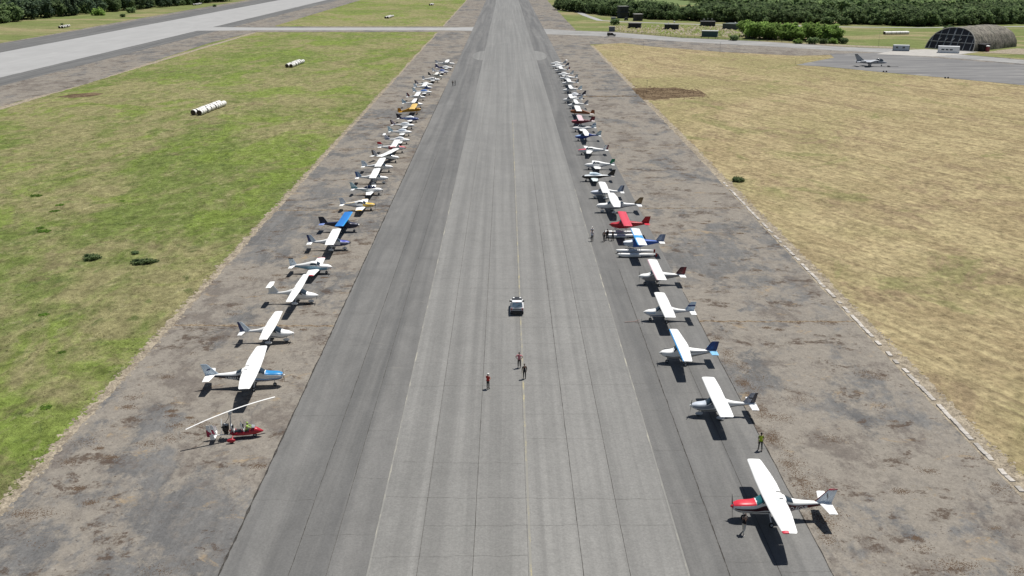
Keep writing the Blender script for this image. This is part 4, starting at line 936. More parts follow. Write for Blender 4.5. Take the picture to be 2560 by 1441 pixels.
# right-hand row, nearest first; blue-sky shade is put into the pale blue fins
A('white high-wing airplane with red cowling and green windscreen, nearest of the right row', 'cessna', 17.55, 65.67, -1, 8.2, 0, cowl=(.60, .03, .05), spin=(.55, .02, .04), stripes=((.3, 3.2, -6, 2, (.05, .01, .02)), (.3, 3.2, -20, -14, (.05, .02, .03)), (4.2, 7.9, -80, 10, (.10, .010, .018))), fin_top=((.30, .02, .04), .93, 1.0), tips=((.55, .02, .05), True), reg=('D-EGVF', 5.3, .42, 1.19, (.80, .78, .78)), rows=1, lights=('gw',), fin_mark=(DGREY, .5, .06, .28), fin_le=(.30, .02, .04), fin=(.80, .86, .92), prp=1.9)
A('white high-wing airplane with smoky stripes and black-striped fin, beside the man in the vest', 'p92', 17.61, 83.72, -1, 6.5, 0, stripes=((.3, 6.1, -30, -16, DGREY), (.3, 2.2, -8, 14, (.25, .27, .32))), cowl=(.50, .54, .60), fin_mark=((.03, .03, .035), .5, .24, .10), rudder=(.06, .055, .07), fin=(.36, .37, .42), tailc=(.80, .82, .84), spat=SILV, prp=1.2)
A('white high-wing airplane with sky blue leading edges and dark blue fin', 'stol', 16.62, 96.59, -1, 6.45, 0, le=(.04, .30, .66), fin=(.02, .06, .22), rudder=(.03, .05, .16), tailc=(.22, .48, .72), stripes=((.3, 6.1, -52, -6, (.30, .29, .28)), (2.8, 6.1, 4, 9, DGREY)), taper=.72, span=9.2, bcol=(.03, .03, .03))
A('white high-wing airplane with one blue band across its fin and thin blue side stripe', 'p92', 16.62, 109.48, -1, 6.4, 0, stripes=((.3, 6.1, -26, -16, (.04, .07, .25)), (.3, 1.4, 0, 24, (.45, .58, .72))), fin=(.56, .68, .80), fin_top=((.02, .035, .16), .48, .66))
A('white high-wing airplane with dark maroon fin and pink leading edges', 'stol', 17.82, 123.15, -1, 6.45, 0, le=(.62, .42, .45), fin=(.07, .012, .018), rudder=(.16, .012, .02), stripes=((.5, 6.1, -46, 6, (.30, .29, .29)),), tailc=WHITE, blades=3)
A('blue floatplane with white outer wings and white floats', 'stol', 17.12, 136.66, -1, 6.4, 0, fus=(.02, .10, .42), wing=(.78, .82, .84), le=(.05, .32, .70), center=(.05, .30, .66), cowl=(.74, .78, .82), rudder=(.16, .20, .30), fin=(.24, .30, .42), tailc=WHITE, gear='float', spin=(.03, .03, .03), stripes=((.3, 1.6, -40, 20, (.42, .48, .56)),))
A('bright red floatplane with white floats', 'stol', 16.27, 147.01, -1, 6.5, 0, fus=(.42, .015, .025), wing=(.62, .06, .09), fin=(.40, .012, .02), tailc=(.55, .03, .05), gear='float', spin=(.25, .02, .03))
A('large white high-wing airplane with wood-brown fin, behind the red floatplane', 'cessna', 15.54, 162.13, -1, 8.1, 0, stripes=((.4, 7.8, -50, -12, (.25, .25, .27)), (3.0, 4.6, -20, 30, (.42, .43, .48))), fin=(.22, .15, .07), rudder=(.20, .13, .06), spat=WHITE, tailc=(.80, .82, .84), span=10.4)
A('white high-wing airplane with slate blue tail, wing just behind the brown-finned one', 'p92', 15.35, 172.46, -1, 6.3, 0, stripes=((.4, 2.8, -24, 10, (.28, .32, .42)),), fin=(.30, .36, .46), rudder=(.08, .10, .16), spat=WHITE, cowl=(.66, .70, .78))
A('black and white low-wing airplane with black fin and white canopy cover', 'bubble', 14.78, 186.56, -1, 6.8, 0, fus=(.025, .022, .02), canopy=(.55, .66, .74), wing=(.66, .76, .76), fin=(.02, .018, .015), tailc=(.35, .33, .30), stripes=((.6, 6.0, 30, 88, (.70, .74, .76)),))
A('white low-wing airplane with green and red tail', 'low', 16.28, 197.79, -1, 6.4, 0, fin=GREEN, rudder=WHITE, fin_top=(GREEN, .4, 1.0), stripes=((.5, 4.6, -66, -28, (.06, .06, .22)), (5.5, 6.05, -20, 30, MAROON)), rear=None)
A('white airplane with red nose and red striped rudder, tapered wing', 'low', 15.89, 213.63, -1, 7.1, 0, wz=1.0, cowl=(.55, .06, .10), rudder=(.15, .012, .02), fin_top=(WHITE, .5, .57), stripes=((2.8, 5.5, -14, 0, (.45, .50, .56)),), taper=.55, span=8.8, dih=2.0, sweep=.25)
A('deep blue high-wing airplane with white rounded wing', 'ct', 16.42, 230.90, -1, 6.6, 0, fus=(.03, .07, .30), cowl=(.30, .42, .66), fin=(.40, .52, .56), tailc=WHITE, taper=.6, span=9.4, chord=1.15)
A('white low-wing airplane with blue belly and blue band on its tall fin', 'bubble', 16.67, 243.57, -1, 6.4, 0, stripes=((.3, 6.0, -60, -14, (.10, .18, .36)),), fin=(.60, .70, .76), rudder=(.62, .72, .78), fin_top=((.04, .10, .24), .5, .64), canopy=None, fin_shift=-.3)
A('maroon high-wing airplane with pink and white wing', 'stol', 16.95, 252.74, -1, 6.4, 0, fus=(.16, .02, .035), wing=(.70, .50, .52), le=WHITE, fin=(.14, .01, .02), cowl=(.42, .10, .13), tailc=(.80, .72, .72))
A('orange brown high-wing tail-dragger airplane with cream wing', 'cub', 17.72, 268.29, -1, 6.9, 0, fus=(.30, .10, .03), wing=(.82, .80, .76), fin=(.26, .075, .02), tailc=(.75, .70, .66), gear='tail', spin=(.3, .08, .03))
A('white high-wing airplane with dark checkered fin', 'ct', 17.83, 283.09, -1, 6.3, 0, fin=(.28, .28, .30), rudder=(.5, .5, .5), near=False)
A('white high-wing airplane in front of the navy low-wing one, right row', 'ct', 17.06, 294.40, -1, 6.3, 0, fin=(.60, .66, .70), near=False)
A('white low-wing airplane with navy rear and fin, right row', 'bubble', 19.16, 305.0, -1, 6.0, 0, rear=(.07, .08, .13), fin=(.02, .02, .045), canopy=(.76, .78, .82), stripes=((1.0, 4.0, -50, 0, (.22, .24, .32)),), near=False)
A('white high-wing airplane, fin tinted pale blue for shade, right row far part', 'ct', 18.30, 316.76, -1, 6.5, 0, fin=(.62, .74, .78), span=9.4, near=False)  # white fin coloured pale blue to hold its sky-lit shade
A('white high-wing airplane with dark rudder, right row far part', 'p92', 19.0, 334.67, -1, 6.0, 0, rudder=DGREY, fin=(.5, .55, .58), near=False)
A('white low-wing airplane with grey cockpit, right row far part', 'low', 19.03, 350.60, -1, 6.8, 0, fin=(.50, .53, .54), stripes=((.5, 6.0, -60, -30, DGREY),), near=False)
A('small white low-wing airplane with dark belly, right row far part', 'bubble', 18.88, 361.84, -1, 6.2, 0, canopy=WHITE, stripes=((.3, 4.0, -62, -34, DGREY),), fin=(.55, .60, .62), near=False)
A('white high-wing airplane with orange rudder, right row far part', 'p92', 18.31, 374.95, -1, 6.2, 0, rudder=(.30, .06, .03), fin=(.5, .5, .52), near=False)
A('white low-wing airplane with dark slanted fin, second from the far end on the right', 'bubble', 17.76, 390.24, -1, 7.4, 0, canopy=WHITE, fin=(.08, .09, .14), rudder=(.07, .08, .12), near=False)
A('white T-tailed airplane at the far end of the right row', 'bubble', 17.87, 400.16, -1, 6.9, 0, canopy=WHITE, ttail=True, fin=(.5, .52, .55), near=False)

# ------------------------------------------------------------------ gyroplane
def gyro():
    t = tag(empty('gyroplane', (-25.05, 79.45, .045), R(9)), 'red open gyroplane with a long white rotor blade, nearest of the left row', 'gyroplane')
    red = paint((.40, .015, .03), .25); wh = paint(WHITE)
    b = Body([(0, .06, .52, .60, 2), (.25, .38, .42, .74, 2.4), (.7, .62, .34, .98, 2.6), (1.05, .68, .32, .86, 2.8), (1.5, .70, .30, .72, 3), (2.3, .68, .30, .72, 3), (2.75, .5, .34, .70, 2.6), (3.0, .3, .42, .62, 2.4)], 2.55)
    b.loft(24, 16).build('fuselage', red, t)
    wsn = MB(); b2 = Body([(.72, .55, .8, 1.12, 2.4), (1.0, .64, .8, 1.22, 2.4)], 2.55); b2.patch(wsn, .72, 1.0, 20, 160, 0.0); wsn.build('windscreen', glassy((.25, .27, .28), .05, 'clear_screen'), t)
    for x, nm in ((1.15, 'seat'), (.25, 'seat')):
        s = MB(); s.box(x - .28, x + .30, -.25, .25, .66, .76); s.build(nm, BLACK, t)
        m = MB(); m.add([(x - .25, -.27, .70), (x - .25, .27, .70), (x - .52, .22, 1.42), (x - .52, -.22, 1.42), (x - .33, -.27, .70), (x - .33, .27, .70), (x - .62, .22, 1.42), (x - .62, -.22, 1.42)], [(0, 1, 2, 3), (7, 6, 5, 4), (0, 3, 7, 4), (1, 5, 6, 2), (3, 2, 6, 7), (0, 4, 5, 1)]); m.build('seat_shell', wh, t)
        m = MB(); m.box(x - .50, x - .34, -.16, .16, .9, 1.3); m.build('seat_cushion', BLACK, t)
    m = MB(); m.add([(.78, -.22, 1.0), (.78, .22, 1.0), (.55, .2, 1.62), (.55, -.2, 1.62)], [(0, 1, 2, 3)]); m.add([(.79, -.22, 1.0), (.79, .22, 1.0), (.56, .2, 1.62), (.56, -.2, 1.62)], [(3, 2, 1, 0)]); m.build('rear_windscreen', glassy((.25, .27, .28), .05, 'clear_screen'), t)
    ms = MB(); ms.tube((-.32, .1, .6), (-.28, .06, 2.66), .045, n=8); ms.tube((-.32, -.1, .6), (-.28, -.06, 2.66), .045, n=8); ms.box(-.42, -.12, -.16, .16, 2.50, 2.66); ms.build('mast', METAL, t)
    cb = MB(); P = [(-.38, 0, 2.4), (-.5, 0, 2.0), (-.75, 0, 1.65), (-1.05, 0, 1.5)]
    for a, c in zip(P[:-1], P[1:]): cb.tube(a, c, .025, n=6)
    cb.build('hose', BLACK, t)
    e = MB(); e.box(-1.05, -.5, -.26, .26, .95, 1.42); e.lathe((-.78, -.48, 1.22), (0, 1, 0), [(0, .13), (.96, .13)], 10); e.box(-.95, -.6, -.2, .2, .55, .95); e.tube((-.6, .2, .5), (-1.0, .22, .95), .05); e.tube((-.6, -.2, .5), (-1.0, -.22, .95), .05)
    en = e.build('engine', BLACK, t); m = MB(); m.ellipsoid((-.9, .12, 1.46), (.12, .12, .09)); m.ellipsoid((-.7, -.14, 1.46), (.10, .10, .08)); m.tube((-1.0, .3, 1.2), (-.55, .3, 1.25), .05); m.build('engine_fitting', METAL, en)
    pp = MB(); pp.lathe((-1.2, 0, 1.18), (1, 0, 0), [(0, .03), (.12, .09), (.18, .09)], 10); po = pp.build('propeller', BLACK, t)
    for a in (.15, .15 + 2.094, .15 + 4.189):
        v = []
        for q, wd in ((.08, .05), (.5, .09), (.84, .04)):
            c = Vector((-1.12, math.sin(a) * q, 1.18 + math.cos(a) * q)); tg = Vector((.5, math.cos(a) * .86, -math.sin(a) * .86)); v += [c - tg * wd, c + Vector((.012, 0, 0)), c + tg * wd, c - Vector((.012, 0, 0))]
        MB().add(v, [(4 * i + j, 4 * i + (j + 1) % 4, 4 * i + 4 + (j + 1) % 4, 4 * i + 4 + j) for i in range(2) for j in range(4)] + [(0, 1, 2, 3), (8, 9, 10, 11)]).build('blade', wh, po)
    bm_ = MB(); bm_.tube((-.4, 0, .42), (-2.05, 0, .42), .05); bm_.build('tail_boom', wh, t)
    f = MB(); vfoil(f, (-1.55, -2.05, .36), (-1.95, -2.2, 1.5), .10); fo = f.build('fin', wh, t)
    r_ = MB(); vfoil(r_, (-2.07, -2.5, .30), (-2.22, -2.55, 1.45), .09); ro = r_.build('rudder', wh, t)
    m = MB(); vfoil(m, (-2.05, -2.52, .30), (-2.18, -2.56, 1.05), .105); m.build('rudder_marking', paint((.33, .015, .06)), ro); m = MB(); vfoil(m, (-1.72, -2.04, .55), (-1.88, -2.14, 1.05), .125); m.build('fin_marking', paint((.33, .015, .06)), fo)
    for sg in (1, -1):
        m = MB(); foil(m, [(0, -1.6, .5, .44, .05), (sg * .85, -1.7, .42, .46, .04), (sg * .9, -1.75, .3, .47, .02)]); m.build('tailplane', wh, t)
        m = MB(); vfoil(m, (-1.65, -2.1, .42), (-1.8, -2.12, .95), .05); m.v = [(a, q + sg * .88, c) for a, q, c in m.v]; m.build('end_plate', wh, t)
        m = MB(); m.tube((-.15, sg * .2, .46), (-.22, sg * .98, .24), .055, .04); m.build('main_leg', red, t)
        wheel('main_wheel', t, (-.22, sg * 1.0, .2), .2, .14, (.40, .015, .03))
    wheel('nose_wheel', t, (1.75, 0, .18), .18, .12); m = MB(); m.tube((1.75, 0, .2), (1.7, 0, .5), .03); m.build('nose_fork', METAL, t)
    # teetering rotor, resting tilted
    rt_ = MB(); rt_.box(-.14, .14, -.09, .09, -.06, .08); ro_ = rt_.build('rotor_head', METAL, t); ro_.location = (-.2, 0, 2.74); ro_.rotation_euler = (0, R(-9.5), R(19))
    bl = MB(); n = 16; v = []
    for i in range(n + 1):
        q = -1 + 2 * i / n; x = q * 4.15; zz = .08 - .24 * q * q; ch = .088
        v += [(x, -ch, zz), (x, -ch * .3, zz + .022), (x, ch, zz), (x, -ch * .3, zz - .012)]
    bl.add(v, [(4 * i + j, 4 * i + (j + 1) % 4, 4 * i + 4 + (j + 1) % 4, 4 * i + 4 + j) for i in range(n) for j in range(4)] + [(0, 1, 2, 3), (4 * n, 4 * n + 1, 4 * n + 2, 4 * n + 3)])
    bl.build('rotor_blade', wh, ro_)
gyro()

# ------------------------------------------------------------------ grey jet on its stand
def jet():
    t = tag(empty('military_jet', (148.4, 398.5, .07), R(-4)), 'grey swept-wing military jet standing on the dark stand', 'jet'); g = paint((.33, .35, .38), .45); dk = paint((.10, .11, .13), .5)
    xn = 6.6; b = Body([(0, .04, 1.45, 1.51, 2), (.9, .6, 1.18, 1.85, 2.1), (2.0, .95, 1.05, 2.25, 2.2), (3.6, 1.35, 1.0, 2.5, 2.6), (5.5, 1.8, 1.0, 2.55, 3), (8, 1.7, 1.08, 2.36, 2.8), (10.5, 1.15, 1.25, 2.2, 2.3), (12.3, .85, 1.4, 2.05, 2)], xn)
    b.loft(30, 18).build('fuselage', g, t)
    m = MB(); m.ellipsoid((xn - 3.3, 0, 2.2), (1.7, .48, .82), 16, 8, half=True); m.build('canopy', GLASS, t)
    m = MB(); m.lathe((xn - 12.2, 0, 1.72), (-1, 0, 0), [(0, .42), (.3, .36), (.3, .28), (0, .25)], 14); m.build('exhaust_nozzle', dk, t)
    for sg in (1, -1):
        m = MB(); foil(m, [(sg * .7, xn - 4.9, 3.9, 2.25, .3), (sg * 4.35, xn - 7.9, 1.7, 2.0, .12), (sg * 4.45, xn - 8.3, 1.1, 1.99, .05)]); wo = m.build('wing', g, t)
        m = MB(); m.lathe((xn - 7.3, sg * 4.5, 2.0), (-1, 0, 0), [(0, .02), (.4, .07), (2.6, .07), (2.9, .02)], 8); m.build('wing_tip_rail', dk, wo)
        m = MB(); m.box(xn - 5.4, xn - 3.8, sg * .62 - .16, sg * .62 + .16, 1.55, 2.2, tx=.12); m.build('air_intake', dk, t)
        m = MB(); foil(m, [(sg * .3, xn - 10.6, 1.9, 1.9, .15), (sg * 2.5, xn - 11.7, 1.0, 1.82, .07)]); m.build('tailplane', g, t)
        m = MB(); m.tube((xn - 6.9, sg * .55, 1.3), (xn - 6.9, sg * 1.05, .4), .09); m.build('main_leg', METAL, t); wheel('main_wheel', t, (xn - 6.9, sg * 1.1, .33), .33, .22)
        m = MB(); m.box(xn - 7.6, xn - 6.4, sg * .75 - .02, sg * .75 + .02, .7, 1.25); m.build('wheel_door', g, t)
        m = MB(); m.lathe((xn - 6.2, sg * 2.3, 1.72), (-1, 0, 0), [(0, .03), (.5, .12), (2.4, .12), (2.8, .05)], 8); m.box(xn - 7.8, xn - 6.8, sg * 2.3 - .04, sg * 2.3 + .04, 1.8, 2.1); m.build('pylon', dk, wo)
    m = MB(); vfoil(m, (xn - 8.9, xn - 12.2, 2.1), (xn - 11.9, xn - 13.3, 4.55), .22, 0, .68); fo = m.build('fin', g, t)
    m = MB(); vfoil(m, (xn - 8.9, xn - 12.2, 2.1), (xn - 11.9, xn - 13.3, 4.55), .22, .69, 1); m.build('rudder', g, t)
    m = MB(); m.box(xn - 13.3, xn - 12.0, -.09, .09, 4.5, 4.78); m.build('fin_tip', dk, fo)
    m = MB(); m.tube((xn - 2.4, 0, 1.3), (xn - 2.2, 0, .35), .07); m.build('nose_leg', METAL, t); wheel('nose_wheel', t, (xn - 2.2, 0, .27), .27, .18)
    m = MB(); m.tube((xn, 0, 1.48), (xn + .8, 0, 1.46), .02); m.build('pitot_tube', METAL, t)
jet()
m = MB(); m.tube((152.6, 396.6, .25), (158.6, 395.2, .25), .06); m.box(154.6, 155.3, 395.6, 396.9, .08, .55, tx=.1, ty=.1)
tb = tag(m.build('tow_bar', paint((.08, .08, .08), .6), None), 'dark tow bar with wheels lying ahead of the jet', 'tow bar'); wheel('tow_wheel', tb, (155.2, 395.3, .23), .16, .12); wheel('tow_wheel', tb, (155.2, 397.1, .23), .16, .12)
m = MB(); m.tube((14.3, 108.75, .14), (15.6, 109.0, .14), .035); m.tube((15.6, 108.8, .14), (16.2, 108.6, .2), .03); m.tube((15.6, 109.1, .14), (16.2, 109.4, .2), .03); tag(m.build('tow_bar', paint((.32, .20, .17), .6), None), 'faded pink tow bar lying on the asphalt ahead of the blue-banded airplane', 'tow bar')

# ------------------------------------------------------------------ vehicles
def small_car():
    t = tag(empty('parked_car', (1.28, 113.1, .066), R(90)), 'white small car on the runway with black front roof and two white roof lamps', 'car'); wp = paint((.78, .79, .80), .2)
    m = MB(); P = [(-1.78, .42), (-1.86, .62), (-1.84, 1.0), (-1.72, 1.02), (.75, 1.02), (1.62, .90), (1.84, .72), (1.86, .42)]; n = len(P); v = []
    for y, sc in ((-.80, .94), (-.72, 1.0), (.72, 1.0), (.80, .94)):
        for x, z in P: v.append((x * (1 if abs(y) < .75 else .985), y, .42 + (z - .42) * sc))
    m.add(v, [(i * n + k, i * n + (k + 1) % n, (i + 1) * n + (k + 1) % n, (i + 1) * n + k) for i in range(3) for k in range(n)] + [tuple(range(n)), tuple(range(3 * n, 4 * n))[::-1]]); m.build('body', wp, t, True, .4)
    c = MB(); c.add([(-1.74, -.72, 1.02), (.72, -.72, 1.02), (.72, .72, 1.02), (-1.74, .72, 1.02), (-1.60, -.58, 1.70), (-.95, -.60, 1.74), (.10, -.58, 1.70), (.10, .58, 1.70), (-.95, .60, 1.74), (-1.60, .58, 1.70)], [(0, 1, 6, 5, 4), (1, 2, 7, 6), (2, 3, 9, 8, 7), (3, 0, 4, 9), (4, 5, 8, 9), (5, 6, 7, 8)]); c.build('cabin', wp, t, True, .3)
    def quad(nm, p, mt, par=t): return MB().add(p, [(0, 1, 2, 3)]).build(nm, mt, par, False)
    quad('rear_window', [(-1.756, .60, 1.08), (-1.756, -.60, 1.08), (-1.622, -.53, 1.66), (-1.622, .53, 1.66)], glassy((.30, .41, .51), .15, 'sky_tinted_rear_glass'))  # sky reflection put into the pale blue colour of the glass
    quad('windscreen', [(.70, -.62, 1.08), (.70, .62, 1.08), (.16, .52, 1.66), (.16, -.52, 1.66)], GLASS)
    for s in (1, -1):
        quad('side_window', [(-1.45, s * .718, 1.1), (.45, s * .705, 1.1), (.02, s * .612, 1.62), (-1.35, s * .612, 1.62)], GLASS)
        m = MB(); m.box(.38, .52, s * .82 - .11, s * .82 + .11, 1.0, 1.18, tx=.02, ty=.02); m.build('mirror', BLACK, t)
        m = MB(); m.box(-1.90, -1.82, s * .66 - .07, s * .66 + .07, .72, 1.0); m.build('tail_lamp', paint((.35, .01, .01), .15), t)
        m = MB(); m.lathe((-.32, s * .42, 1.735), (0, 0, 1), [(0, .14), (.09, .14), (.15, .06)], 12); m.build('roof_lamp', paint((.85, .85, .83), .2), t)
        for x in (-1.15, 1.2): wheel('wheel', t, (x, s * .72, .31), .31, .19)
    m = MB(); m.box(-1.02, .16, -.60, .60, 1.722, 1.765, tx=.03, ty=.02); m.build('roof_panel', BLACK, t)
    m = MB(); m.box(-1.98, -1.80, -.78, .78, .34, .66, tx=.03, ty=.03); bo = m.build('rear_bumper', paint((.02, .02, .022), .6), t)
    m = MB(); m.box(1.80, 1.93, -.76, .76, .34, .66, tx=.03, ty=.03); m.build('front_bumper', paint((.02, .02, .022), .6), t)
    m = MB(); m.box(-1.90, -1.855, -.52, .52, .80, .87); m.build('plate_recess', BLACK, t); m = MB(); m.box(-1.915, -1.88, -.26, .26, .70, .80); m.build('number_plate', paint((.6, .6, .58)), t)
    m = MB(); m.tube((-1.77, .05, 1.14), (-1.71, -.34, 1.36), .014); m.build('rear_wiper', BLACK, t); m = MB(); m.box(-1.66, -1.60, -.14, .14, 1.63, 1.68); m.build('brake_lamp', paint((.2, .01, .01)), t)
small_car()
def dark_van():
    t = tag(empty('parked_van', (59.2, 556.5, .065), R(-6)), 'black van with bright windscreen on the right-hand taxiway', 'van'); k = paint((.02, .02, .025), .3)
    m = MB(); P = [(-2.4, .4), (-2.45, 1.2), (-2.35, 2.0), (.3, 2.05), (.55, 1.95), (1.25, 1.25), (2.3, 1.05), (2.45, .8), (2.45, .4)]; n = len(P); v = []
    for y, sc in ((-.95, .96), (-.85, 1), (.85, 1), (.95, .96)):
        for x, z in P: v.append((x, y, .4 + (z - .4) * sc))
    m.add(v, [(i * n + q, i * n + (q + 1) % n, (i + 1) * n + (q + 1) % n, (i + 1) * n + q) for i in range(3) for q in range(n)] + [tuple(range(n)), tuple(range(3 * n, 4 * n))[::-1]]); m.build('body', k, t, True, .4)
    MB().add([(.60, -.78, 1.92), (1.22, -.8, 1.30), (1.22, .8, 1.30), (.60, .78, 1.92)], [(0, 1, 2, 3)]).build('windscreen', glassy((.5, .52, .54), .1, 'screen_sheen'), t, False)  # white sheen on the windscreen is put into its base colour
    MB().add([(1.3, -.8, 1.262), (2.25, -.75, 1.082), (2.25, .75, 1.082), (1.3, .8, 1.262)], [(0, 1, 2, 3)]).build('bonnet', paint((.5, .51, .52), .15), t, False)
    for s in (1, -1):
        MB().add([(-1.0, s * .957, 1.3), (.7, s * .957, 1.3), (.4, s * .945, 1.8), (-1.0, s * .945, 1.8)], [(0, 1, 2, 3)]).build('side_window', GLASS, t, False)
        m = MB(); m.box(.8, .95, s * 1.05 - .1, s * 1.05 + .1, 1.2, 1.45); m.build('mirror', BLACK, t); m = MB(); m.box(2.38, 2.47, s * .7 - .15, s * .7 + .15, .8, .98); m.build('headlight', paint((.7, .7, .68)), t)
        for x in (-1.5, 1.55): wheel('wheel', t, (x, s * .86, .34), .34, .22)
dark_van()

# ------------------------------------------------------------------ aircraft shelter, cabins, sheds
def local(o, u, vv): 
    return lambda a, b, z: (o[0] + a * u[0] + b * vv[0], o[1] + a * u[1] + b * vv[1], z)
def shelter():
    th = math.atan2(462.02 - 481.05, 219.57 - 204.79); t = tag(empty('aircraft_shelter', (212.2, 471.5, .05), th), 'large arched aircraft shelter under a grey brown camouflage cover', 'hangar')
    W, Hh, L, lean = 12.0, 10.2, 43.0, .52
    t_ = NT('camouflage_netting'); f = t_.noise((.5, .9, .5), 6, .7, 3, .8); g = t_.noise((.12, .5, .2), 4, .6, 9); c = t_.mix(t_.step(f, .4, .6), (.11, .105, .092), (.25, .23, .195)); c = t_.mix(t_.mth('MULTIPLY', t_.step(g, .5, .65), .5), c, (.11, .115, .095)); t_.bump(f, 1.0, .5); net = t_.done(c, 1, .05)
    def arc(a): return (-W * math.copysign(abs(math.cos(a)) ** .86, math.cos(a)), Hh * math.sin(a) ** .9)
    N = 28; M_ = 22; m = MB(); v = []
    for i in range(M_ + 1):
        f = i / M_
        for k in range(N + 1):
            x, z = arc(math.pi * k / N); y0 = lean * z; y1 = L - .35 * z * (z / Hh); y = y0 + (y1 - y0) * f
            q = mnoise.noise(Vector((x * .35, y * .3, z * .35))) * .35 + mnoise.noise(Vector((x * 1.1, y * 1.0, z))) * .12
            rr = 1 + (.02 if k in (6, 7, 21, 22) else 0)
            v.append((x * rr + q * x / W, y, max(0, z * rr + q * z / Hh)))
    m.add(v, [(i * (N + 1) + k, i * (N + 1) + k + 1, (i + 1) * (N + 1) + k + 1, (i + 1) * (N + 1) + k) for i in range(M_) for k in range(N)]); m.build('roof_cover', net, t, True, .5)
    m = MB(); back = [(arc(math.pi * k / N)[0] * .99, L - .35 * arc(math.pi * k / N)[1] ** 2 / Hh - .1, arc(math.pi * k / N)[1] * .99) for k in range(N + 1)]; m.add(back + [(0, L - .1, 0)], [(k, k + 1, N + 1) for k in range(N)]); m.build('rear_wall', net, t)
    pm = paint((.028, .028, .034), .7, 'dark_door_panel'); bm_ = paint((.20, .215, .23), .5, 'grey_door_frame')
    xs = [-11.9, -10.2, -6.8, -3.4, 0, 3.4, 6.8, 10.2, 11.9]; zs = [0, 3.4, 6.7, 10.2]
    def ztop(x):
        lo, hi = 0, math.pi / 2
        for _ in range(40):
            mid = (lo + hi) / 2
            if abs(arc(mid)[0]) > abs(x): lo = mid
            else: hi = mid
        return arc(lo)[1]
    fr = MB(); dh = -.35
    for a, b in zip(xs[:-1], xs[1:]):
        for z0, z1 in zip(zs[:-1], zs[1:]):
            n = 6; top = [(a + (b - a) * i / n, min(z1, ztop(a + (b - a) * i / n))) for i in range(n + 1)]
            if max(q[1] for q in top) <= z0 + .15: continue
            pts = [(x, max(z0, z)) for x, z in top]; vv = [(a, lean * z0 + .05, z0)] + [(x, lean * z + .05, z) for x, z in pts] + [(b, lean * z0 + .05, z0)]
            vv2 = [(x, y + .12, z) for x, y, z in vv]; k = len(vv); mm = MB(); mm.add(vv + vv2, [tuple(range(k)), tuple(range(k, 2 * k))[::-1]] + [(i, (i + 1) % k, k + (i + 1) % k, k + i) for i in range(k)]); mm.build('panel', pm, t, False)
    for x in xs[1:-1]:
        zt = ztop(x) - .05; m = MB(); w_ = .34 if x == 0 else .19; m.add([(x - w_, -.16, .02), (x + w_, -.16, .02), (x + w_, .1, .02), (x - w_, .1, .02), (x - w_, lean * zt - .16, zt), (x + w_, lean * zt - .16, zt), (x + w_, lean * zt + .1, zt), (x - w_, lean * zt + .1, zt)], [(0, 1, 5, 4), (1, 2, 6, 5), (2, 3, 7, 6), (3, 0, 4, 7), (4, 5, 6, 7)]); m.build('upright', bm_, t, False)
    for z in zs[:-1]:
        hw = 11.9 if z == 0 else abs(min((arc(math.pi * k / 200) for k in range(101)), key=lambda q: abs(q[1] - z))[0]) - .1
        m = MB(); m.box(-hw, hw, lean * z - .19, lean * z + .04, z + .02, z + .32); m.build('cross_bar', bm_, t, False)
    m = MB(); A_ = [arc(math.pi * k / 36) for k in range(37)]
    for p, q in zip(A_[:-1], A_[1:]): m.tube((p[0], lean * p[1] - .1, p[1]), (q[0], lean * q[1] - .1, q[1]), .22, n=6)
    m.build('arch_rim', paint((.33, .32, .29), .8), t)
    for s in (-6.8, -3.4, 0, 3.4): m = MB(); m.tube((s, lean * 4.2 - .25, 4.2), (s + 1.1, lean * 5.4 - .5, 5.3), .12, n=5); m.build('stay', paint((.33, .34, .35), .5), t)
    m = MB(); m.box(9.5, 14.5, 5, 11, 0, 3.0); m.box(9.2, 14.9, 4.6, 11.4, 3.0, 3.25); m.build('side_annex', paint((.03, .03, .033), .8, 'annex_wall'), t, False)
    m = MB(); m.lathe((15.6, 6.5, 0), (0, 0, 1), [(0, .9), (2.2, .9), (2.5, .4)], 12); m.build('tank', paint((.25, .04, .05), .5), t)
    m = MB(); m.lathe((15.6, 6.5, 2.2), (0, 0, 1), [(0, .95), (.4, .9), (.6, .2)], 12); m.build('tank_lid', paint((.78, .78, .76), .5), t)
shelter()
def cabin(x, y, rz, w_, d, h, wall, frame, wins, label, lamp=False):
    t = tag(empty('site_cabin', (x, y, .07), R(rz)), label, 'cabin')
    m = MB(); m.box(-w_ / 2, w_ / 2, -d / 2, d / 2, .1, h - .12); m.build('wall', paint(wall, .5), t, False)
    m = MB(); m.box(-w_ / 2 - .06, w_ / 2 + .06, -d / 2 - .06, d / 2 + .06, h - .2, h); m.build('roof', paint((.62, .64, .66), .5), t, False)
    m = MB(); m.box(-w_ / 2 - .04, w_ / 2 + .04, -d / 2 - .04, d / 2 + .04, 0, .2); m.build('base_frame', paint(frame, .5), t, False)
    for sx in (1, -1):
        for sy in (1, -1): m = MB(); m.box(sx * w_ / 2 - .09, sx * w_ / 2 + .09, sy * d / 2 - .09, sy * d / 2 + .09, .2, h - .2); m.build('corner_post', paint(frame, .5), t, False)
    for (a, b, z0, z1) in wins:
        m = MB(); m.box(a, b, -d / 2 - .05, -d / 2 + .05, z0, z1); o = m.build('window', paint(frame, .5), t, False); m = MB(); m.box(a + .06, b - .06, -d / 2 - .07, -d / 2, z0 + .06, z1 - .06); m.build('pane', GLASS, o, False)
    m = MB(); m.box(w_ / 2 - .02, w_ / 2 + .05, -.5, .4, .15, 2.1); m.build('door', paint(frame, .5), t, False)
cabin(187.4, 466.6, -14, 7.0, 2.6, 2.7, (.34, .40, .46), (.10, .13, .17), ((-2.6, -1.5, 1.2, 2.0), (.4, 1.5, 1.2, 2.0)), 'grey blue site cabin with two windows, left of the shelter')
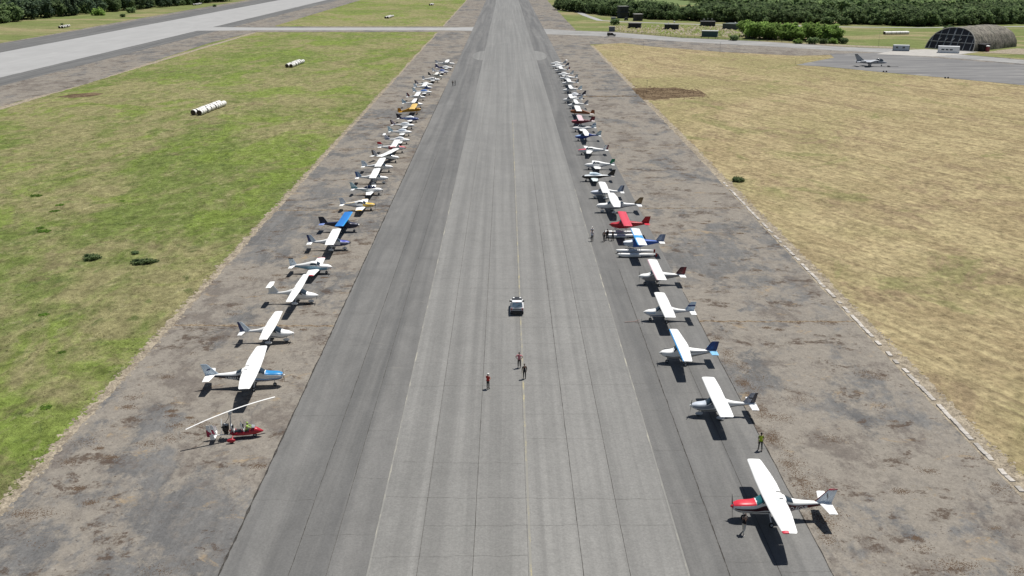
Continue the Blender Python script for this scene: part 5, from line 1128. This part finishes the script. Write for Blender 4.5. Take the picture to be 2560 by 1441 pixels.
cabin(205.6, 456.6, -22, 9.0, 3.6, 3.0, (.82, .83, .84), (.62, .66, .70), ((-3.2, -1.8, 1.2, 1.9), (-1.4, -.1, 1.2, 1.9), (.3, 1.7, 1.2, 1.9)), 'white site cabin with a row of three windows before the shelter doors')
def shed(name, x, y, rz, w_, d, h, wall, roof, label, cat='shed', eave=.25, doors=(), extras=()):
    t = tag(empty(name, (x, y, 0), R(rz)), label, cat)
    m = MB(); m.box(-w_ / 2, w_ / 2, -d / 2, d / 2, 0, h); m.build('wall', paint(wall, .8, 'shed_wall', .25), t, False)
    m = MB(); m.box(-w_ / 2 - eave, w_ / 2 + eave, -d / 2 - eave, d / 2 + eave, h, h + .28); m.build('roof', paint(roof, .8, 'shed_roof', .2), t, False)
    for (a, b, z0, z1) in doors: m = MB(); m.box(a, b, -d / 2 - .04, -d / 2 + .04, z0, z1); m.build('door' if z0 < .2 else 'window', paint((.012, .012, .014), .5), t, False)
    for (a, b, c, r_) in extras: m = MB(); m.tube((a, b, h), (a, b, h + c), .05, n=5); m.ellipsoid((a, b, h + c), (r_, r_, r_ * .8)); m.build('roof_vent', paint((.55, .55, .53)), t)
    return t
tw = shed('control_tower', 85.3, 728, 12, 6.6, 6, 8.2, (.045, .047, .055), (.22, .22, .21), 'dark square two-storey tower at the edge of the wood', 'tower', .3, ((-2.4, -.6, 4.8, 6.6), (.4, 2.4, 4.8, 6.6), (-1.5, 1.0, 0, 2.6)))
m = MB(); m.box(-4.2, 4.2, -3.9, 3.9, 3.9, 4.15); m.build('gallery', paint((.06, .06, .065), .8), tw, False)
shed('shed', 92.3, 697, 8, 5.6, 5, 4.4, (.055, .05, .05), (.35, .34, .32), 'tall dark shed with pale flat roof beside the tower', eave=.35, doors=((-1.2, 1.2, 0, 2.6),))
shed('hut', 80.6, 621.5, -14, 7.6, 5, 2.9, (.035, .035, .042), (.06, .06, .065), 'low dark hut nearest the black van', 'hut', doors=((-2.4, -1, .8, 1.8), (.6, 2, .8, 1.8)))
shed('hut', 101.9, 611, -8, 8.6, 6, 2.9, (.032, .034, .04), (.12, .13, .12), 'low dark hut in the dry scrub, its flat roof with vents', 'hut', doors=((-3.4, -1.2, 0, 2.2),), extras=((-2, 0, 1.2, .35), (1.5, .5, 1.6, .6)))
shed('hut', 130, 640, -5, 9.0, 6, 2.9, (.03, .032, .038), (.09, .09, .09), 'low dark hut farthest back before the wood, with masts', 'hut', extras=((-2.5, 0, 1.4, .35), (2.5, 0, 1.6, .3), (0, 1, 1.8, .2)))
shed('warehouse', 141.5, 613, -38, 11.5, 11, 3.2, (.075, .09, .09), (.10, .12, .11), 'flat dark green grey building seen corner-on', 'building', .2, extras=((0, 0, .5, .6),))
shed('store', 114.2, 554.5, -16, 8.6, 6, 3.0, (.07, .115, .13), (.36, .38, .37), 'blue green flat-roofed store with pale roof close to the taxiway', 'shed', .25)
shed('kiosk', 63.4, 594, -10, 3.4, 2.6, 2.6, (.16, .17, .19), (.28, .28, .27), 'small grey box hut at the taxiway edge above the van', 'hut', .1)
shed('kiosk', 75.5, 700, 0, 3.0, 2.6, 2.0, (.16, .18, .20), (.24, .26, .28), 'small grey box on the grass left of the tower', 'hut', .1)
m = MB(); m.box(-1.2, 1.2, -1.2, 1.2, .4, 2.2, tx=.4, ty=.3); m.lathe((-.9, -1.0, .5), (0, 1, 0), [(0, .5), (2.0, .5)], 10); m.lathe((.9, -1.0, .5), (0, 1, 0), [(0, .5), (2.0, .5)], 10); o = tag(m.build('parked_tractor', paint((.025, .025, .03), .5)), 'dark tractor parked before the tower', 'tractor'); o.location = (84.5, 700, 0)
# masts and posts
for x, y, h, lb in ((66.5, 478, 3.4, 'thin pole standing in the dry field near its top corner'), (183, 484, 7.5, 'thin mast behind the sandy verge by the grey cabin'), (166, 505, 5.5, 'slim post at the grove end'), (106, 567, 5, 'slim post before the dark hut with vents'), (124.8, 538, 6, 'slim post beside the gravel near the green store'), (100.6, 463, 4.0, 'thin pole at the taxiway edge of the dry field'), (46, 318, 4.0, 'thin pole by the brown earth'), (119.8, 405.5, 2.4, 'short marker post at the corner of the jet stand')):
    m = MB(); m.tube((0, 0, 0), (0, 0, h), .045, .03, 6); m.box(-.22, .22, -.05, .05, h, h + .12); o = tag(m.build('marker_post', paint((.14, .14, .14), .6)), lb, 'post'); o.location = (x, y, 0)
for x, y, lb in ((146.5, 377.5, 'just in front of the jet'), (161.5, 357, 'second right of the jet'), (182, 330.5, 'near the right picture edge'), (196, 312, 'at the right picture edge')):
    m = MB()
    for dx in (-.55, .55): m.box(dx - .28, dx + .28, -.25, .25, 0, .4, tx=.06, ty=.06); m.lathe((dx, 0, .4), (0, 0, 1), [(0, .2), (.15, .12)], 8)
    o = tag(m.build('edge_weight', paint((.025, .025, .025), .8)), 'pair of small black weights on the jet stand edge, ' + lb, 'weight', 'black weights along the jet stand edge'); o.location = (x, y, .06)
# low dark border of the taxiway towards the scrub
fe = tag(empty('wire_fence', (0, 0, 0)), 'low dark wire fence along the scrub beside the taxiway', 'fence')
FP = [(65, 592.5), (80, 570), (97, 548), (115, 536.5), (135, 525), (150, 514)]
for a, b in zip(FP[:-1], FP[1:]):
    m = MB(); L = math.hypot(b[0] - a[0], b[1] - a[1])
    for z in (.25, .6, .95): m.tube((a[0], a[1], z), (b[0], b[1], z), .045, n=4)
    m.build('wire', paint((.05, .045, .04), .8), fe)
    for k in range(int(L / 4) + 1):
        f = k * 4 / L; m = MB(); m.box(a[0] + (b[0] - a[0]) * f - .07, a[0] + (b[0] - a[0]) * f + .07, a[1] + (b[1] - a[1]) * f - .07, a[1] + (b[1] - a[1]) * f + .07, 0, 1.2); m.build('post', paint((.06, .05, .045), .8), fe)

# ------------------------------------------------------------------ wrapped round bales
t_ = NT('white_bale_wrap'); f_ = t_.noise((3, 8, 3), 4, .6); BW = t_.done(t_.val((.74, .73, .69), t_.rng(f_, .3, .7, .86, 1.06)), .55, .3)
t_ = NT('bale_straw_end'); f_ = t_.noise((6, 6, 6), 4, .7); BE = t_.done(t_.val((.085, .065, .05), t_.rng(f_, .3, .7, .6, 1.4)), 1, .05)
def bale_meshes(r, L):
    m = MB(); m.lathe((0, -L / 2, r), (0, 1, 0), [(0, r * .93), (.03, r * .985), (.12, r), (L - .12, r), (L - .03, r * .985), (L, r * .93)], 18); a = m.mesh('wrap', BW)
    m = MB(); m.lathe((0, -L / 2 - .02, r), (0, 1, 0), [(0, r * .9), (.02, r * .94)], 18); m.lathe((0, L / 2, r), (0, 1, 0), [(0, r * .94), (.02, r * .9)], 18); b = m.mesh('straw_end', BE); return a, b
BM1 = bale_meshes(.78, 1.25)
def bales(x, y, dx, dy, n, rows_, label, group, L=1.62, mesh=BM1, seed=1):
    r = random.Random(seed); an = math.atan2(dy, dx); files = ('right', 'left') if dy > dx else ('front', 'back'); u = (math.cos(an), math.sin(an)); pv = (-u[1], u[0])
    for q in range(rows_):
        for k in range(n):
            o = tag(empty('hay_bale', (x + u[0] * (k * L + q * .35) + pv[0] * (q * 1.68 + (jt := r.uniform(-.16, .16))), y + u[1] * (k * L + q * .35 + r.uniform(-.12, .12)) + pv[1] * (q * 1.68 + jt), .012), an - math.pi / 2 + r.uniform(-.09, .09)), 'white wrapped bale, ' + nth(k) + ' in the ' + files[q] + ' file of the ' + label, 'hay bale', group)
            link_mesh('wrap', mesh[0], o); link_mesh('straw_end', mesh[1], o)
bales(-86.2, 271.6, .10, 1, 12, 2, 'nearest double row on the meadow', 'bales of the nearest double row', 1.62)
bales(-86.6, 395.0, .07, 1, 10, 2, 'second double row on the meadow', 'bales of the second double row', 1.9)
bales(-86.0, 723, .08, 1, 9, 2, 'left stack beyond the cross taxiway', 'bales of the left stack beyond the cross taxiway', 2.4)
bales(-68.6, 922, .05, 1, 6, 2, 'right stack beyond the cross taxiway', 'bales of the right stack beyond the cross taxiway', 2.6)
bales(-277.4, 622, -.10, 1, 5, 2, 'nearer stack beyond the second runway', 'bales of the nearer stack beyond the second runway', 3.2)
bales(-287, 925, 0, 1, 6, 2, 'far stack beyond the second runway', 'bales of the far stack beyond the second runway', 3.6)
BM2 = bale_meshes(.85, 1.3)
bales(218.3, 568.5, 1, .16, 11, 2, 'long row near the shelter', 'bales of the long row near the shelter', 1.36, BM2)

# ------------------------------------------------------------------ people
CLOTH = lambda c: paint(c, .8, 'cloth', .15)
def chain_obj(name, J, E, mat, parent, rad):
    keys = list(J); idx = {k: i for i, k in enumerate(keys)}
    me = bpy.data.meshes.new(name); me.from_pydata([J[k] for k in keys], [(idx[a], idx[b]) for a, b in E], []); me.materials.append(mat)
    o = bpy.data.objects.new(name, me); C.objects.link(o); o.parent = parent
    o.modifiers.new('skin', 'SKIN'); s = o.modifiers.new('sub', 'SUBSURF'); s.levels = s.render_levels = 1
    for k in keys:
        q = rad[k]; me.skin_vertices[0].data[idx[k]].radius = q if isinstance(q, tuple) else (q, q)
        me.skin_vertices[0].data[idx[k]].use_root = (k == keys[0])
    PEND.append(o); return o
PEND = []
def person(x, y, z, rz, label, top, bottom, h=1.75, hair=(.03, .02, .015), cap=None, step=0.0, arms='down', vest=None, sleeve=True, group=None, sit=False, shorts=False, lean=0.0, pack=None):
    """faces local +x"""
    t = tag(empty('person', (x, y, z), rz), label, 'person', group); t.scale = (h / 1.75 * .93, h / 1.75 * .90, h / 1.75)
    P = {'pelvis': (0, 0, .95), 'belly': (.01, 0, 1.08), 'chest': (.0 + lean, 0, 1.28), 'neck': (.01 + lean, 0, 1.47), 'jaw': (.035 + lean, 0, 1.56), 'head': (.03 + lean, 0, 1.65), 'crown': (.02 + lean, 0, 1.70)}
    Rd = {'pelvis': (.15, .11), 'belly': (.145, .10), 'chest': (.165, .115), 'neck': .055, 'jaw': (.062, .07), 'head': (.078, .095), 'crown': (.06, .075)}
    E = [('pelvis', 'belly'), ('belly', 'chest'), ('chest', 'neck'), ('neck', 'jaw'), ('jaw', 'head'), ('head', 'crown')]
    for s, n in ((1, 'l'), (-1, 'r')):
        st_ = step * s
        if sit:
            P.update({n + 'hip': (.02, s * .10, .92), n + 'knee': (.46, s * .13, .98), n + 'ankle': (.72, s * .12, .62), n + 'toe': (.86, s * .12, .60)})
        else:
            P.update({n + 'hip': (st_ * .06, s * .10, .88), n + 'knee': (st_ * .55 + .03, s * (.11 + .01), .49), n + 'ankle': (st_ - (.08 if st_ < 0 else 0), s * .12, .09 + (.05 if st_ < -.1 else 0)), n + 'toe': (st_ + .14 - (.06 if st_ < 0 else 0), s * .135, .045)})
        Rd.update({n + 'hip': .095, n + 'knee': .062, n + 'ankle': .042, n + 'toe': .035})
        E += [('pelvis', n + 'hip'), (n + 'hip', n + 'knee'), (n + 'knee', n + 'ankle'), (n + 'ankle', n + 'toe')]
        sh = (lean, s * .20, 1.42)
        if arms == 'hips': el, wr = (-.05, s * .43, 1.20), (.06, s * .22, 1.03)
        elif arms == 'camera': el, wr = (.22, s * .24, 1.34), (.20, s * .07, 1.58)
        elif arms == 'front': el, wr = (.06 + lean, s * .27, 1.14), (.28 + lean, s * .14, 1.12)
        elif arms == 'point' and s > 0: el, wr = (.22, .34, 1.33), (.42, .42, 1.42)
        elif arms == 'reach': el, wr = (.26 + lean, s * .24, 1.28), (.48 + lean, s * .16, 1.2)
        else: el, wr = (-.02 - st_ * .25, s * .27, 1.14), (.05 - st_ * .6, s * .26, .90)
        v = (Vector(wr) - Vector(el)).normalized(); pd = Vector(wr) + v * .09
        P.update({n + 'shoulder': sh, n + 'elbow': el, n + 'wrist': wr, n + 'palm': tuple(pd)}); Rd.update({n + 'shoulder': .068, n + 'elbow': .043, n + 'wrist': .030, n + 'palm': (.036, .02)})
        E += [('chest', n + 'shoulder'), (n + 'shoulder', n + 'elbow'), (n + 'elbow', n + 'wrist'), (n + 'wrist', n + 'palm')]
        sd_ = v.orthogonal().normalized(); q = v.cross(sd_)
        for f_, (o_, ln) in enumerate(((-.03, .065), (-.01, .08), (.01, .075), (.03, .06))):
            a = pd + sd_ * o_ + v * (.03); b = a + v * ln + q * .02; P[n + 'f%d' % f_] = tuple(a); P[n + 'g%d' % f_] = tuple(b); Rd[n + 'f%d' % f_] = .009; Rd[n + 'g%d' % f_] = .008; E += [(n + 'palm', n + 'f%d' % f_), (n + 'f%d' % f_, n + 'g%d' % f_)]
        a = Vector(wr) + v * .035 - sd_ * .04; P[n + 'thumb'] = tuple(a); P[n + 'thumbtip'] = tuple(a + v * .045 - sd_ * .015); Rd[n + 'thumb'] = .011; Rd[n + 'thumbtip'] = .009; E += [(n + 'wrist', n + 'thumb'), (n + 'thumb', n + 'thumbtip')]
    body = chain_obj('body', P, E, paint((.42, .24, .16), .55, 'skin'), t, Rd)
    def garment(name, ks, es, col, add, over={}):
        J = {k: P[k] for k in ks}; J.update(over.get('J', {})); rr = {}
        for k in J:
            q = Rd.get(k, .06); q = over.get('R', {}).get(k, q); rr[k] = tuple(a + add for a in q) if isinstance(q, tuple) else q + add
        return chain_obj(name, J, es, CLOTH(col), t, rr)
    mid = lambda a, b, f: tuple(Vector(P[a]).lerp(Vector(P[b]), f))
    # trousers
    ks = ['pelvis', 'lhip', 'rhip']; ov = {'J': {}, 'R': {}}; es = [('pelvis', 'lhip'), ('pelvis', 'rhip')]
    for n in 'lr':
        ks += [n + 'knee']; es += [(n + 'hip', n + 'knee')]
        if not shorts: ov['J'][n + 'cuff'] = mid(n + 'knee', n + 'ankle', .9); ov['R'][n + 'cuff'] = .052; es.append((n + 'knee', n + 'cuff'))
    ov['J']['waist'] = (.01, 0, 1.04); ov['R']['waist'] = (.142, .10); es.append(('pelvis', 'waist'))
    garment('trousers', ks, es, bottom, .014, ov)
    # shirt
    ov = {'J': {'hem': (.0, 0, .98)}, 'R': {'hem': (.155, .115)}}; ks = ['belly', 'chest', 'lshoulder', 'rshoulder']; es = [('belly', 'chest'), ('belly', 'hem'), ('chest', 'lshoulder'), ('chest', 'rshoulder'), ('chest', 'collar')]
    ov['J']['collar'] = mid('chest', 'neck', .75); ov['R']['collar'] = .075
    for n in 'lr':
        if sleeve: ks += [n + 'elbow']; ov['J'][n + 'cuff'] = mid(n + 'elbow', n + 'wrist', .85); ov['R'][n + 'cuff'] = .036; es += [(n + 'shoulder', n + 'elbow'), (n + 'elbow', n + 'cuff')]
        else: ov['J'][n + 'slv'] = mid(n + 'shoulder', n + 'elbow', .75); ov['R'][n + 'slv'] = .058; es.append((n + 'shoulder', n + 'slv'))
    garment('shirt', ks, es, top, .016, ov)
    if vest:
        ov = {'J': {'hem': (.0, 0, 1.0), 'collar': mid('chest', 'neck', .5), 'ls': (lean, .15, 1.42), 'rs': (lean, -.15, 1.42)}, 'R': {'hem': (.155, .115), 'collar': .08, 'ls': .07, 'rs': .07}}
        garment('vest', ['belly', 'chest'], [('belly', 'chest'), ('belly', 'hem'), ('chest', 'ls'), ('chest', 'rs'), ('chest', 'collar')], vest, .032, ov)
    m = MB(); c_ = P['head']
    m.ellipsoid((c_[0] - .012, 0, c_[2] + .005), (.108, .092, .118), 14, 8); 
    m.v = [(a, b, c) if c > c_[2] - .03 or a < c_[0] - .02 else (a - .05, b * .8, c + .02) for a, b, c in m.v]
    m.build('hair', CLOTH(hair), t)
    m = MB(); m.ellipsoid((c_[0] + .098, 0, c_[2] - .035), (.022, .016, .025), 8, 6); m.build('nose', paint((.42, .24, .16), .55, 'skin'), t)
    for s in (1, -1):
        m = MB(); m.ellipsoid((c_[0] + .09, s * .034, c_[2] + .0), (.012, .016, .01), 8, 5); m.build('eye', BLACK, t)
        m = MB(); m.ellipsoid((c_[0] - .005, s * .098, c_[2] - .02), (.022, .01, .033), 8, 5); m.build('ear', paint((.42, .24, .16), .55, 'skin'), t)
        n = 'l' if s > 0 else 'r'; a = P[n + 'ankle']; b_ = P[n + 'toe']; m = MB(); m.ellipsoid(((a[0] + b_[0]) / 2 - .0, (a[1] + b_[1]) / 2, b_[2] + .012), (.145, .055, .058), 12, 6); m.build('shoe', CLOTH((.6, .6, .58) if bottom[0] > .3 else (.02, .02, .02)), t)
    m = MB(); m.ellipsoid((c_[0] + .088, 0, c_[2] - .072), (.012, .026, .008), 8, 5); m.build('mouth', paint((.30, .10, .09), .6, 'lips'), t)
    if cap:
        m = MB(); m.ellipsoid((c_[0] - .005, 0, c_[2] + .04), (.118, .102, .085), 14, 6, half=True); m.box(c_[0] + .07, c_[0] + .2, -.07, .07, c_[2] + .035, c_[2] + .05); m.build('cap', CLOTH(cap), t)
    if pack:
        m = MB(); m.box(-.33, -.15, -.15, .15, 1.05, 1.42, tx=.03, ty=.03); m.build('backpack', CLOTH(pack), t)
    if arms == 'camera':
        k = MB(); k.box(.17, .27, -.07, .07, 1.56, 1.66); k.lathe((.27, 0, 1.61), (1, 0, 0), [(0, .04), (.08, .04)], 10); co = k.build('camera_body', BLACK, None)
        co.name = 'photo_camera'; co.location = (x, y, z); co.rotation_euler = (0, 0, rz); tag(co, 'small black camera held up to the face of the walking person', 'camera')
    return t
BK = (.012, .012, .014)
person(-1.94, 89.95, .066, R(55), 'person in red vest and white cap on the left side of the runway', (.28, .03, .03), (.035, .033, .03), 1.72, cap=(.75, .74, .70), vest=(.50, .03, .02), sleeve=False, arms='front')
person(1.34, 95.32, .066, R(-92), 'person in pink and white shirt, hands on hips, on the runway centre line', (.60, .22, .25), BK, 1.80, arms='hips', sleeve=False, hair=(.05, .02, .015))
person(1.85, 92.40, .066, R(100), 'person all in black standing with back turned on the runway', BK, BK, 1.74, arms='down', hair=(.12, .10, .08))
person(22.77, 76.78, .065, R(84), 'person in yellow green safety vest walking away by the apron edge', (.16, .20, .05), (.05, .055, .045), 1.78, vest=(.55, .68, .04), step=.2, hair=BK, sleeve=False)
person(18.17, 63.57, .065, R(62), 'person in black top and pale trousers walking with a camera by the red-nosed airplane', BK, (.64, .60, .52), 1.75, step=.36, arms='camera', hair=BK)
person(13.37, 144.2, .066, R(70), 'person in white shirt and black trousers beside the runway, nearer of the pair', (.62, .64, .70), BK, 1.76, arms='point', hair=BK, sleeve=False)
person(13.55, 146.3, .066, R(-110), 'person in white cap and white shirt just behind the other white shirt', (.72, .72, .72), (.35, .36, .40), 1.76, cap=(.80, .80, .76), arms='front', sleeve=False)
person(15.22, 144.03, .065, R(70), 'person in black leaning, leftmost of the three by the red floatplane', BK, BK, 1.74, step=.16, lean=.05, hair=BK)
person(15.80, 144.75, .065, R(120), 'person in black, middle of the three by the red floatplane', BK, BK, 1.80, step=.14, hair=BK)
person(16.62, 144.48, .065, R(95), 'person in dark grey top, rightmost of the three by the red floatplane', (.10, .09, .10), BK, 1.72, step=.05, hair=(.05, .09, .08), arms='reach')
person(-18.43, 335.8, .065, R(60), 'person in bulky black clothes, left of the distant pair on the left shoulder', BK, BK, 1.85, arms='hips', hair=BK)
person(-17.66, 336.9, .065, R(200), 'slim person in black, right of the distant pair on the left shoulder', BK, BK, 1.85, hair=BK)
gx, gy = -25.05 + 1.02 * math.cos(R(9)), 79.45 + 1.02 * math.sin(R(9))
person(gx, gy, .045 - .16, R(9), 'person in bright green jacket bent forward in the front seat of the gyroplane', (.40, .62, .14), BK, 1.70, sit=True, lean=.12, arms='reach', hair=(.40, .62, .14), cap=None)
bpy.context.view_layer.update(); dg = bpy.context.evaluated_depsgraph_get()
conv = [(o, bpy.data.meshes.new_from_object(o.evaluated_get(dg))) for o in PEND]
for o, me in conv:
    o.modifiers.clear(); nm = o.data.name; o.data = me; me.name = nm
    for p in me.polygons: p.use_smooth = True
